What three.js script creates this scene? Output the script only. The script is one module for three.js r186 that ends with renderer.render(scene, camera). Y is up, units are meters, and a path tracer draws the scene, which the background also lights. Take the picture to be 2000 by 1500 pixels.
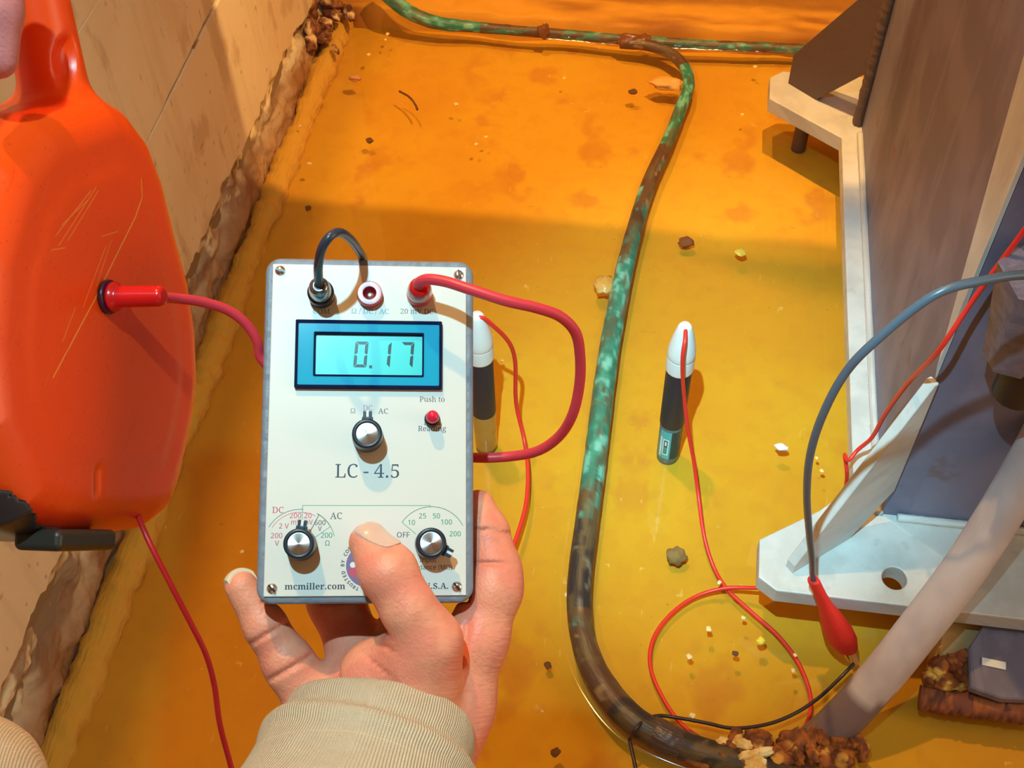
import * as THREE from 'three';
import { mergeGeometries, mergeVertices } from 'three/addons/utils/BufferGeometryUtils.js';
import { RoundedBoxGeometry } from 'three/addons/geometries/RoundedBoxGeometry.js';
import { RectAreaLightUniformsLib } from 'three/addons/lights/RectAreaLightUniformsLib.js';

// ------------------------------------------------------------------ camera, lights, exposure
const scene = new THREE.Scene();
scene.background = new THREE.Color(0x000000);
const V3 = (a) => new THREE.Vector3(...a);
const camera = new THREE.PerspectiveCamera(35.698, 2000 / 1500, 0.05, 30);
camera.up.set(...[-0.10001,0.61764,-0.78008]);
camera.position.set(...[0,1.5,0]);
camera.lookAt(camera.position.clone().add(V3([-0.10873,-0.7861,-0.60847])));
const renderer = new THREE.WebGLRenderer({ antialias: true });
renderer.toneMapping = THREE.LinearToneMapping;
renderer.toneMappingExposure = 0.88;
renderer.shadowMap.enabled = true;
RectAreaLightUniformsLib.init();

const WARM = new THREE.Color().setRGB(1, 0.57, 0.19), COOL = new THREE.Color().setRGB(0.42, 0.86, 1.0);
const MAIN = { at: [-0.93, 5.0, -1.9], power: 33, cord: 0.55 };   // warm lamp high in the hall above the pit; the top of the pit wall cuts its light off near the wall
const FAR = { at: [0.1, 1.6, -1.64], power: 7, cord: 3.95 };     // warm lamp over the far end; added screen blocks its light nearer by
const LED = { at: [-0.13, 1.93, -0.17], power: 2.35, beam: 24 };        // cool lamp in place of an unseen headlamp, under the slab edge, with beam
const FILL = { at: [1.5, 1.2, -0.28], size: 1.1, power: 3.4 };  // added unseen warm fill panel at the right, brightening left wall and reel

// ------------------------------------------------------------------ helpers
function rng(seed) { let s = seed >>> 0; return () => { s = (s + 0x6d2b79f5) | 0; let t = Math.imul(s ^ (s >>> 15), 1 | s); t = (t + Math.imul(t ^ (t >>> 7), 61 | t)) ^ t; return ((t ^ (t >>> 14)) >>> 0) / 4294967296; }; }
const HASH = new Uint8Array(512); { const r = rng(7); const p = [...Array(256).keys()]; for (let i = 255; i > 0; i--) { const j = Math.floor(r() * (i + 1)); [p[i], p[j]] = [p[j], p[i]]; } for (let i = 0; i < 512; i++) HASH[i] = p[i & 255]; }
const hv = (x, y, z) => HASH[HASH[HASH[x & 255] + (y & 255)] + (z & 255)] / 255;
const sm = (t) => t * t * (3 - 2 * t), lerp = (a, b, t) => a + (b - a) * t, clamp = (x, a = 0, b = 1) => Math.min(b, Math.max(a, x));
const smooth = (a, b, x) => sm(clamp((x - a) / (b - a)));
function noise(x, y, z = 0) {
  const X = Math.floor(x), Y = Math.floor(y), Z = Math.floor(z), u = sm(x - X), v = sm(y - Y), w = sm(z - Z);
  return lerp(lerp(lerp(hv(X, Y, Z), hv(X + 1, Y, Z), u), lerp(hv(X, Y + 1, Z), hv(X + 1, Y + 1, Z), u), v), lerp(lerp(hv(X, Y, Z + 1), hv(X + 1, Y, Z + 1), u), lerp(hv(X, Y + 1, Z + 1), hv(X + 1, Y + 1, Z + 1), u), v), w);
}
function fbm(x, y, z = 0, o = 4) { let s = 0, a = 0.5, n = 0; for (let i = 0; i < o; i++) { s += a * noise(x, y, z); n += a; a *= 0.5; x = x * 2.03 + 11.3; y = y * 2.03 + 5.7; z = z * 2.03 + 3.1; } return s / n; }
const mixc = (a, b, t) => [lerp(a[0], b[0], t), lerp(a[1], b[1], t), lerp(a[2], b[2], t)];
const lin2srgb = (c) => (c <= 0.0031308 ? 12.92 * c : 1.055 * Math.pow(c, 1 / 2.4) - 0.055);
function dataTex(w, h, fn, srgb = true, repeat) {   // fn(u, v) -> linear colour [r,g,b] or grey number
  const d = new Uint8Array(w * h * 4);
  for (let j = 0; j < h; j++) for (let i = 0; i < w; i++) {
    let c = fn((i + 0.5) / w, (j + 0.5) / h); if (typeof c === 'number') c = [c, c, c];
    const k = (j * w + i) * 4; for (let q = 0; q < 3; q++) d[k + q] = Math.round(255 * clamp(srgb ? lin2srgb(clamp(c[q])) : c[q])); d[k + 3] = 255;
  }
  const t = new THREE.DataTexture(d, w, h); t.magFilter = THREE.LinearFilter; t.minFilter = THREE.LinearMipmapLinearFilter; t.generateMipmaps = true;
  if (srgb) t.colorSpace = THREE.SRGBColorSpace; t.wrapS = t.wrapT = repeat === false ? THREE.ClampToEdgeWrapping : THREE.MirroredRepeatWrapping; t.needsUpdate = true; return t;
}
const std = (color, o = {}) => { const { c, ...rest } = o; const m = new THREE.MeshPhysicalMaterial({ roughness: 0.6, metalness: 0, side: THREE.DoubleSide, ...rest }); m.color.setRGB(...color); return m; };
const used = {};
const numbered = (name) => { const n = used[name] ?? 0; used[name] = n + 1; return n ? `${name}_${String(n).padStart(3, '0')}` : name; };
function tag(o, label, category, group) { o.userData.label = label; if (category) o.userData.category = category; if (group) o.userData.group = group; return o; }
function shade(m) { m.castShadow = true; m.receiveShadow = true; return m; }
function mesh(name, geo, mat, parent = scene) { const m = shade(new THREE.Mesh(Array.isArray(geo) ? merge(geo) : geo, mat)); m.name = parent === scene ? numbered(name) : name; parent.add(m); return m; }
function thing(name, label, category, at = [0, 0, 0], group) { const g = new THREE.Group(); g.name = numbered(name); g.position.set(...at); scene.add(g); return tag(g, label, category, group); }
function struct(name, geo, mat) { const m = mesh(name, geo, mat); m.userData.kind = 'structure'; return m; }
function merge(list) {
  const keep = list.map((g) => { const q = g.index ? g.toNonIndexed() : g.clone(); for (const k of Object.keys(q.attributes)) if (!['position', 'normal', 'uv', 'color'].includes(k)) q.deleteAttribute(k); if (!q.attributes.uv) q.setAttribute('uv', new THREE.BufferAttribute(new Float32Array(q.attributes.position.count * 2), 2)); return q; });
  const anyColor = keep.every((g) => g.attributes.color); if (!anyColor) keep.forEach((g) => g.deleteAttribute('color'));
  return mergeGeometries(keep);
}
const mm = (g) => g.scale(0.001, 0.001, 0.001);
const frame = (o, at, u, v, n) => { o.position.set(...at); o.quaternion.setFromRotationMatrix(new THREE.Matrix4().makeBasis(V3(u), V3(v), V3(n))); return o; };
function colorize(g, fn) { const p = g.attributes.position, c = new Float32Array(p.count * 3); for (let i = 0; i < p.count; i++) c.set(fn(p.getX(i), p.getY(i), p.getZ(i), i), i * 3); g.setAttribute('color', new THREE.BufferAttribute(c, 3)); return g; }
const boxAt = (x0, x1, y0, y1, z0, z1) => new THREE.BoxGeometry(x1 - x0, y1 - y0, z1 - z0).translate((x0 + x1) / 2, (y0 + y1) / 2, (z0 + z1) / 2);
function uvFrom(g, fn) { const p = g.attributes.position, u = new Float32Array(p.count * 2); for (let i = 0; i < p.count; i++) u.set(fn(p.getX(i), p.getY(i), p.getZ(i)), i * 2); g.setAttribute('uv', new THREE.BufferAttribute(u, 2)); return g; }
// swept tube through points; rad(t) may vary; bump(t, a) moves the surface out and in
function sweep(pts, rad, segs = 120, sides = 12, { caps = true, bump } = {}) {
  const curve = new THREE.CatmullRomCurve3(pts.map(V3), false, 'centripetal'), fr = curve.computeFrenetFrames(segs, false), pos = [], uv = [], idx = [], L = curve.getLength();
  for (let i = 0; i <= segs; i++) {
    const t = i / segs, c = curve.getPointAt(t), r = typeof rad === 'function' ? rad(t) : rad;
    for (let j = 0; j <= sides; j++) { const a = (j / sides) * Math.PI * 2, q = r + (bump ? bump(t, j === sides ? 0 : a) : 0), v = fr.normals[i].clone().multiplyScalar(Math.cos(a)).addScaledVector(fr.binormals[i], Math.sin(a)); pos.push(c.x + v.x * q, c.y + v.y * q, c.z + v.z * q); uv.push(t * L, a / (2 * Math.PI)); }
  }
  for (let i = 0; i < segs; i++) for (let j = 0; j < sides; j++) { const a = i * (sides + 1) + j, b = a + sides + 1; idx.push(a, b, a + 1, b, b + 1, a + 1); }
  if (caps) for (const e of [0, segs]) { const k = pos.length / 3, c = curve.getPointAt(e / segs); pos.push(c.x, c.y, c.z); uv.push(0, 0); for (let j = 0; j < sides; j++) { const a = e * (sides + 1) + j; e ? idx.push(a, k, a + 1) : idx.push(a, a + 1, k); } }
  const g = new THREE.BufferGeometry(); g.setAttribute('position', new THREE.Float32BufferAttribute(pos, 3)); g.setAttribute('uv', new THREE.Float32BufferAttribute(uv, 2)); g.setIndex(idx); g.computeVertexNormals(); return g;
}
// surface nets: mesh of the zero level of a signed distance f
function nets(f, lo, hi, h) {
  const n = [0, 1, 2].map((k) => Math.ceil((hi[k] - lo[k]) / h) + 1), [nx, ny, nz] = n, d = new Float32Array(nx * ny * nz), at = (i, j, k) => i + nx * (j + ny * k);
  for (let k = 0; k < nz; k++) for (let j = 0; j < ny; j++) for (let i = 0; i < nx; i++) d[at(i, j, k)] = f(lo[0] + i * h, lo[1] + j * h, lo[2] + k * h);
  const id = new Int32Array(d.length).fill(-1), pos = [], nor = [], idx = [], E = [[0, 1], [2, 3], [4, 5], [6, 7], [0, 2], [1, 3], [4, 6], [5, 7], [0, 4], [1, 5], [2, 6], [3, 7]];
  for (let k = 0; k < nz - 1; k++) for (let j = 0; j < ny - 1; j++) for (let i = 0; i < nx - 1; i++) {
    const c = []; let s = 0; for (let q = 0; q < 8; q++) { c[q] = d[at(i + (q & 1), j + ((q >> 1) & 1), k + (q >> 2))]; if (c[q] < 0) s++; }
    if (s === 0 || s === 8) continue;
    let x = 0, y = 0, z = 0, m = 0;
    for (const [a, b] of E) if (c[a] < 0 !== c[b] < 0) { const t = c[a] / (c[a] - c[b]); x += lerp(a & 1, b & 1, t); y += lerp((a >> 1) & 1, (b >> 1) & 1, t); z += lerp(a >> 2, b >> 2, t); m++; }
    id[at(i, j, k)] = pos.length / 3; pos.push(lo[0] + (i + x / m) * h, lo[1] + (j + y / m) * h, lo[2] + (k + z / m) * h);
  }
  const quad = (a, b, c, e, flip) => { if (a < 0 || b < 0 || c < 0 || e < 0) return; flip ? idx.push(a, c, b, a, e, c) : idx.push(a, b, c, a, c, e); };
  for (let k = 1; k < nz - 1; k++) for (let j = 1; j < ny - 1; j++) for (let i = 1; i < nx - 1; i++) {
    const s = d[at(i, j, k)] < 0;
    if (s !== d[at(i + 1, j, k)] < 0) quad(id[at(i, j - 1, k - 1)], id[at(i, j, k - 1)], id[at(i, j, k)], id[at(i, j - 1, k)], !s);
    if (s !== d[at(i, j + 1, k)] < 0) quad(id[at(i - 1, j, k - 1)], id[at(i - 1, j, k)], id[at(i, j, k)], id[at(i, j, k - 1)], !s);
    if (s !== d[at(i, j, k + 1)] < 0) quad(id[at(i - 1, j - 1, k)], id[at(i, j - 1, k)], id[at(i, j, k)], id[at(i - 1, j, k)], !s);
  }
  const e = h * 0.4;
  for (let q = 0; q < pos.length; q += 3) { const [x, y, z] = [pos[q], pos[q + 1], pos[q + 2]]; const g = [f(x + e, y, z) - f(x - e, y, z), f(x, y + e, z) - f(x, y - e, z), f(x, y, z + e) - f(x, y, z - e)], l = Math.hypot(...g) || 1; nor.push(g[0] / l, g[1] / l, g[2] / l); }
  const g = new THREE.BufferGeometry(); g.setAttribute('position', new THREE.Float32BufferAttribute(pos, 3)); g.setAttribute('normal', new THREE.Float32BufferAttribute(nor, 3)); g.setIndex(idx); return g;
}
function cone(x, y, z, a, b, ra, rb) { const bx = b[0] - a[0], by = b[1] - a[1], bz = b[2] - a[2], px = x - a[0], py = y - a[1], pz = z - a[2]; const t = clamp((px * bx + py * by + pz * bz) / (bx * bx + by * by + bz * bz)); return Math.hypot(px - bx * t, py - by * t, pz - bz * t) - (ra + (rb - ra) * t); }
const smin = (a, b, k) => { const h = Math.max(k - Math.abs(a - b), 0) / k; return Math.min(a, b) - h * h * k * 0.25; };
const smax = (a, b, k) => -smin(-a, -b, k);
function poly2(pts, x, y) { let d = 1e9, s = 1; for (let i = 0, j = pts.length - 1; i < pts.length; j = i++) { const e = [pts[j][0] - pts[i][0], pts[j][1] - pts[i][1]], w = [x - pts[i][0], y - pts[i][1]], t = clamp((w[0] * e[0] + w[1] * e[1]) / (e[0] * e[0] + e[1] * e[1])); d = Math.min(d, (w[0] - e[0] * t) ** 2 + (w[1] - e[1] * t) ** 2); const c1 = y >= pts[i][1], c2 = y < pts[j][1], c3 = e[0] * w[1] > e[1] * w[0]; if ((c1 && c2 && c3) || (!c1 && !c2 && !c3)) s = -s; } return s * Math.sqrt(d); }
function shapeOf(pts) { const s = new THREE.Shape(); pts.forEach(([x, y], i) => (i ? s.lineTo(x, y) : s.moveTo(x, y))); s.closePath(); return s; }
function roundRect(w, h, r) { const s = new THREE.Shape(), x = -w / 2, y = -h / 2; s.moveTo(x + r, y); s.lineTo(x + w - r, y); s.absarc(x + w - r, y + r, r, -Math.PI / 2, 0); s.lineTo(x + w, y + h - r); s.absarc(x + w - r, y + h - r, r, 0, Math.PI / 2); s.lineTo(x + r, y + h); s.absarc(x + r, y + h - r, r, Math.PI / 2, Math.PI); s.lineTo(x, y + r); s.absarc(x + r, y + r, r, Math.PI, 1.5 * Math.PI); return s; }
// a lump: icosphere pushed about by noise
function lump(sx, sy, sz, rough, seed, detail = 3) { const ico = new THREE.IcosahedronGeometry(1, detail); ico.deleteAttribute('normal'); ico.deleteAttribute('uv'); const g = mergeVertices(ico, 1e-4), p = g.attributes.position; for (let i = 0; i < p.count; i++) { const x = p.getX(i), y = p.getY(i), z = p.getZ(i), k = 1 + rough * (fbm(x * 2.2 + seed, y * 2.2 - seed, z * 2.2 + 3 * seed, 3) - 0.5) * 2; p.setXYZ(i, x * k * sx, y * k * sy, z * k * sz); } g.computeVertexNormals(); return g; }

// ------------------------------------------------------------------ shared textures and materials
const WALLX = -0.755, FLOORY = -0.04;
const bumpFine = dataTex(512, 512, (u, v) => fbm(u * 40, v * 40, 1, 5), false);
const rustFloor = dataTex(1536, 1536, (u, v) => {        // 2 m across: mustard silt with browner patches, pale specks and dark crumbs
  const a = fbm(u * 7, v * 7, 2, 5), b = fbm(u * 28 + 3, v * 28, 5, 4), s = noise(u * 260, v * 260, 9), d = noise(u * 180, v * 180, 4), q = fbm(u * 90, v * 90, 6, 3);
  let c = mixc([0.60, 0.275, 0.006], [0.64, 0.33, 0.008], smooth(0.35, 0.65, a));
  c = mixc(c, [0.48, 0.155, 0.012], 0.5 * smooth(0.55, 0.72, b) * smooth(0.45, 0.6, a) + 0.12 * smooth(0.5, 0.7, q));
  if (s > 0.965) c = mixc(c, [0.85, 0.62, 0.2], (s - 0.965) * 16 * smooth(0.45, 0.6, b));
  if (d > 0.965) c = mixc(c, [0.2, 0.07, 0.01], (d - 0.965) * 18 * smooth(0.5, 0.62, b)); return c;
});
const paintTex = dataTex(1024, 1024, (u, v) => {         // cream paint: chalky tone, small brown spots, drips
  const a = fbm(u * 6, v * 6, 3, 5), b = fbm(u * 30, v * 14, 8, 4), s = noise(u * 90, v * 70, 2), st = fbm(u * 60, v * 5, 12, 3);
  let c = mixc([0.86, 0.76, 0.54], [0.8, 0.67, 0.45], smooth(0.35, 0.65, a)); c = mixc(c, [0.5, 0.36, 0.19], 0.45 * smooth(0.58, 0.72, b));
  c = mixc(c, [0.6, 0.46, 0.28], 0.16 * smooth(0.6, 0.74, st)); if (s > 0.9) c = mixc(c, [0.3, 0.17, 0.08], (s - 0.9) * 6); return c;
});
const steelTex = dataTex(1024, 1024, (u, v) => {         // weathered zinc: mottled, with runs and rust spots
  const a = fbm(u * 14, v * 14, 3, 5), b = fbm(u * 40, v * 6, 8, 4), s = fbm(u * 22, v * 22, 21, 4);
  let c = mixc([0.165, 0.155, 0.235], [0.215, 0.2, 0.29], smooth(0.35, 0.65, a)); c = mixc(c, [0.26, 0.25, 0.34], 0.4 * smooth(0.55, 0.7, b));
  c = mixc(c, [0.2, 0.11, 0.08], 0.55 * smooth(0.66, 0.8, s) * smooth(0.5, 0.62, b)); return c;
});
const zincTex = dataTex(512, 512, (u, v) => { const a = fbm(u * 10, v * 10, 5, 5), s = fbm(u * 26, v * 26, 9, 4); let c = mixc([0.52, 0.52, 0.5], [0.62, 0.62, 0.6], smooth(0.35, 0.65, a)); return mixc(c, [0.45, 0.42, 0.4], 0.5 * smooth(0.64, 0.78, s)); });
const knitBump = dataTex(512, 512, (u, v) => 0.5 + 0.35 * Math.sin(u * Math.PI * 2 * 32) + 0.15 * Math.sin(v * Math.PI * 2 * 48 + (Math.floor(u * 64) % 2) * Math.PI), false);
const M = {
  floor: std([1, 1, 1], { map: rustFloor, roughness: 0.95, bumpMap: bumpFine, bumpScale: 0.002 }),
  water: std([1, 1, 1], { transmission: 1, thickness: 0, roughness: 0.02, ior: 1.33 }),
  paint: std([1, 1, 1], { map: paintTex, roughness: 0.55, bumpMap: bumpFine, bumpScale: 0.0012 }),
  crust: std([1, 1, 1], { vertexColors: true, roughness: 0.8, bumpMap: bumpFine, bumpScale: 0.003 }),
  concrete: std([0.3, 0.22, 0.14], { roughness: 0.9, bumpMap: bumpFine, bumpScale: 0.002 }),
  steel: std([1, 1, 1], { map: steelTex, roughness: 0.55, metalness: 0.25, bumpMap: bumpFine, bumpScale: 0.0006 }),
  zinc: std([1, 1, 1], { map: zincTex, roughness: 0.55, metalness: 0.1, bumpMap: bumpFine, bumpScale: 0.0006 }),
  darkSteel: std([0.13, 0.075, 0.06], { roughness: 0.6, bumpMap: bumpFine, bumpScale: 0.0006 }),
  pipe: std([1, 1, 1], { vertexColors: true, roughness: 0.45, bumpMap: bumpFine, bumpScale: 0.0008 }),
  conduit: std([1, 1, 1], { vertexColors: true, roughness: 0.6, bumpMap: bumpFine, bumpScale: 0.0004 }),
  redWire: std([0.78, 0.03, 0.02], { roughness: 0.4 }),
  redLead: std([0.78, 0.05, 0.075], { roughness: 0.38 }),
  redPlug: std([0.72, 0.012, 0.012], { roughness: 0.25 }),
  blackCable: std([0.035, 0.045, 0.07], { roughness: 0.3 }),
  black: std([0.012, 0.012, 0.014], { roughness: 0.35 }),
  caseGrey: std([0.21, 0.235, 0.29], { roughness: 0.45, bumpMap: bumpFine, bumpScale: 0.0005 }),
  metal: std([0.82, 0.82, 0.82], { metalness: 1, roughness: 0.22 }),
  white: std([0.8, 0.8, 0.78], { roughness: 0.4 }),
};

// ------------------------------------------------------------------ setting: pit, slab with openings, lamps
{
  const g = new THREE.PlaneGeometry(4.2, 5.2, 260, 320).rotateX(-Math.PI / 2).translate(0.6, FLOORY, -0.7), p = g.attributes.position;
  for (let i = 0; i < p.count; i++) { const x = p.getX(i), z = p.getZ(i); p.setY(i, FLOORY + 0.012 * (fbm(x * 9, z * 9, 1, 4) - 0.5)); }
  g.computeVertexNormals(); uvFrom(g, (x, y, z) => [x / 2, z / 2]); struct('floor', [g, uvFrom(boxAt(-1.5, 2.7, -0.3, -0.08, -3.3, 1.9), (x, y, z) => [x / 2, z / 2])], M.floor);
}
const ceilPaint = std([0.72, 0.68, 0.6], { roughness: 0.9 });
const hallPaint = std([0.4, 0.34, 0.26], { roughness: 0.9 });
const slab = (x0, x1, z0, z1) => boxAt(x0, x1, 1.98, 2.1, z0, z1);
struct('ceiling', [slab(-0.745, 2.0, -0.3, 1.6), slab(1.3, 2.0, -2.27, -0.3), boxAt(-2.7, 2.2, 5.6, 5.8, -3.6, 1.8)], hallPaint);
struct('floor_upper', [boxAt(-2.5, -1.0, 1.9, 2.1, -3.4, 1.6), boxAt(-1.0, 2.0, 1.9, 2.1, -3.4, -2.6)], hallPaint);
struct('wall_back', [uvFrom(boxAt(-1.0, 2.0, -0.3, 2.1, -2.6, -2.27), (x, y, z) => [x * 0.8, y * 0.8 + z]), uvFrom(boxAt(-2.7, 2.2, 1.9, 5.6, -3.6, -3.4), (x, y, z) => [x, y])], std([0.30, 0.13, 0.03], { roughness: 0.85, bumpMap: bumpFine, bumpScale: 0.004 }));
struct('wall_right', boxAt(2.0, 2.2, -0.3, 5.6, -3.4, 1.8), ceilPaint);
struct('wall_front', boxAt(-2.7, 2.0, -0.3, 5.6, 1.6, 1.8), ceilPaint);
struct('wall_hall', boxAt(-2.7, -2.5, 1.9, 5.6, -3.4, 1.6), hallPaint);

function warmLamp(L, label, screen) {
  const t = thing('pendant_lamp', label, 'lamp', L.at);
  mesh('bulb', new THREE.SphereGeometry(screen ? 0.009 : 0.035, 24, 16), std([1, 0.9, 0.7], { emissive: WARM, emissiveIntensity: 8 }), t);
  mesh('lamp_shade', new THREE.LatheGeometry((screen ? [[0.004, 0.06], [0.008, 0.03], [0.009, 0.02]] : [[0.03, 0.07], [0.06, 0.065], [0.15, 0.03], [0.155, 0.03]]).map(([x, y]) => new THREE.Vector2(x, y)), 32), M.white, t);
  mesh('cord', new THREE.CylinderGeometry(0.004, 0.004, L.cord, 8).translate(0, 0.06 + L.cord / 2, 0), M.black, t);
  const l = new THREE.PointLight(WARM, L.power, 0, 2); l.position.set(0, -0.0, 0); l.castShadow = true; l.shadow.radius = screen ? 0.2 : 3; t.add(l);
  if (screen) mesh('added_light_screen', boxAt(-0.3, 0.3, -0.32, 0.3, 0.012, 0.015), M.black, t);  // added plate, only there to cut off this lamp's light on the near side
}
warmLamp(MAIN, 'warm pendant lamp hanging high above the open pit'); warmLamp(FAR, 'warm pendant lamp with an added black light screen hanging over the far end', true);
{
  const t = thing('headlamp_stand_in', 'cool white lamp standing in for an unseen headlamp under the slab edge', 'lamp', LED.at);
  mesh('lamp_lens', new THREE.CylinderGeometry(0.022, 0.022, 0.004, 24), std([1, 1, 1], { emissive: COOL, emissiveIntensity: 10 }), t);
  mesh('lamp_body', new THREE.CylinderGeometry(0.02, 0.03, 0.06, 24).translate(0, 0.033, 0), M.black, t);
  mesh('bracket', boxAt(-0.008, 0.008, 0.06, 0.2, -0.1, -0.084).translate(0, 0, 0).clone(), M.black, t).geometry = merge([boxAt(-0.008, 0.008, 0.05, 0.066, -0.1, 0.0), boxAt(-0.008, 0.008, 0.05, 0.18, -0.1, -0.086)]);
  const flood = new THREE.SpotLight(COOL, LED.power, 0, 1.25, 1, 2); flood.position.set(0, -0.01, 0); flood.target.position.set(0.25, -1.93, -0.85); t.add(flood, flood.target);
  const beam = new THREE.SpotLight(COOL, LED.beam, 0, 0.25, 1, 2); beam.position.set(0, -0.01, 0); beam.target.position.set(0.21, -1.93, -0.98); t.add(beam, beam.target);
  for (const l of [flood, beam]) { l.castShadow = true; l.shadow.radius = 0.5; }
}
{
  const t = thing('fill_panel', 'added unseen warm fill panel tilted down at the right', 'lamp', FILL.at); t.rotation.z = -1.05;
  mesh('panel_glow', boxAt(-FILL.size / 2, FILL.size / 2, 0, 0.02, -0.4, 0.4), std([1, 1, 1], { emissive: new THREE.Color().setRGB(1, 0.76, 0.5), emissiveIntensity: 0.3 }), t);
  mesh('panel_frame', boxAt(-FILL.size / 2 - 0.02, FILL.size / 2 + 0.02, 0.02, 0.06, -0.42, 0.42), M.white, t);
  const l = new THREE.RectAreaLight(new THREE.Color().setRGB(1, 0.76, 0.5), FILL.power, FILL.size, 0.8); l.position.set(0, -0.005, 0); l.rotation.x = -Math.PI / 2; t.add(l);
}

// left wall: bare core, eroded crust at the waterline, paint coat in two boards with ragged lower lip
{
  const core = struct('wall_left', boxAt(-1.0, WALLX - 0.014, -0.3, 2.1, -2.6, 1.6), M.concrete);
  const nz = 520, ny = 60, pos = [], col = [], uv = [], idx = [];
  for (let j = 0; j <= ny; j++) for (let i = 0; i <= nz; i++) {
    const y = -0.07 + (j / ny) * 0.23, z = -2.28 + (i / nz) * 2.3, a = fbm(y * 26, z * 14, 3, 4), b = fbm(y * 60, z * 40, 7, 4), c = fbm(y * 12, z * 9, 11, 3);
    const wet = smooth(0.05, -0.01, y + 0.03 * (c - 0.5)); pos.push(WALLX - 0.012 + 0.03 * (a - 0.5) + 0.016 * (b - 0.5) + 0.018 * wet, y, z); uv.push(z, y);
    let k = mixc([0.66, 0.54, 0.36], [0.42, 0.3, 0.19], smooth(0.35, 0.62, a)); k = mixc(k, [0.88, 0.78, 0.52], smooth(0.53, 0.62, b) * smooth(0.0, 0.06, y)); k = mixc(k, [0.2, 0.09, 0.04], smooth(0.5, 0.68, fbm(y * 30, z * 10, 19, 3)) * 0.75);
    k = mixc(k, [0.42, 0.16, 0.02], wet * 0.55); col.push(...k);
  }
  for (let j = 0; j < ny; j++) for (let i = 0; i < nz; i++) { const a = j * (nz + 1) + i, b = a + nz + 1; idx.push(a, b, a + 1, b, b + 1, a + 1); }
  const g = new THREE.BufferGeometry(); g.setAttribute('position', new THREE.Float32BufferAttribute(pos, 3)); g.setAttribute('color', new THREE.Float32BufferAttribute(col, 3)); g.setAttribute('uv', new THREE.Float32BufferAttribute(uv.map((q) => q * 3), 2)); g.setIndex(idx); g.computeVertexNormals();
  mesh('eroded_crust', g, M.crust, core);
  // paint boards: shapes in (z, y), extruded towards the room
  const coat = (z0, z1, lowEdge, y1) => {
    const s = new THREE.Shape(); s.moveTo(z0, y1); const N = Math.round((z1 - z0) / 0.006); for (let i = 0; i <= N; i++) { const z = z0 + ((z1 - z0) * i) / N; s.lineTo(z, lowEdge(z)); } s.lineTo(z1, y1); s.closePath();
    const e = new THREE.ExtrudeGeometry(s, { depth: 0.012, bevelEnabled: true, bevelThickness: 0.002, bevelSize: 0.002, bevelSegments: 1, curveSegments: 1 }); e.rotateY(-Math.PI / 2).translate(WALLX + 0.002, 0, 0);   // (z, y, depth) -> x
    return uvFrom(e, (x, y, z) => [z * 0.9, y * 0.9]);
  };
  const lip = (z) => lerp(0.112, 0.075, smooth(-1.3, -1.9, z)) + 0.05 * (fbm(z * 9, 1, 2, 4) - 0.5) + 0.02 * (fbm(z * 50, 4, 2, 3) - 0.5);
  const seam = (z) => 0.368 + 0.004 * Math.sin(z * 7) + 0.003 * (fbm(z * 60, 2, 5, 3) - 0.5);
  mesh('paint_board', coat(-2.28, -1.222, lip, 0.36), M.paint, core); mesh('paint_board', coat(-1.218, 0.4, lip, 0.36), M.paint, core);
  mesh('paint_board', coat(-2.28, -1.405, seam, 0.6), M.paint, core); mesh('paint_board', coat(-1.403, 0.4, seam, 0.6), M.paint, core); mesh('paint_board', coat(-2.28, 0.4, (z) => 0.604, 2.1), M.paint, core);
  const stain = []; const r = rng(31);   // brown drips and chips on the paint: thin raised deposits with their own outline
  for (const [a, b, w] of [[[-0.753,0.3279,-1.6634], [-0.753,0.362,-1.4815], 0.005], [[-0.753,0.3745,-1.4447], [-0.753,0.3679,-1.3776], 0.003], [[-0.753,0.4811,-1.3844], [-0.753,0.4282,-1.3841], 0.004], [[-0.753,0.4358,-1.4303], [-0.753,0.3809,-1.4296], 0.004], [[-0.753,0.5805,-1.2869], [-0.753,0.5872,-1.2225], 0.005], [[-0.753,0.3714,-1.4297], [-0.753,0.3727,-1.2646], 0.0035], [[-0.753,0.6144,-1.2307], [-0.753,0.6017,-1.2237], 0.003]])
    { const s = sweep([a, [a[0], (a[1] * 2 + b[1]) / 3 + 0.004 * (r() - 0.5), (a[2] * 2 + b[2]) / 3], b], (t) => w * (0.5 + 0.7 * fbm(t * 9, w * 999, 1, 2)), 24, 8); s.translate(0.753, 0, 0).scale(0.25, 1, 1).translate(-0.753, 0, 0); stain.push(s); }
  mesh('dirt_streaks', stain, std([0.36, 0.235, 0.12], { roughness: 0.9 }), core).userData.kind = 'stuff';
}
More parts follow.
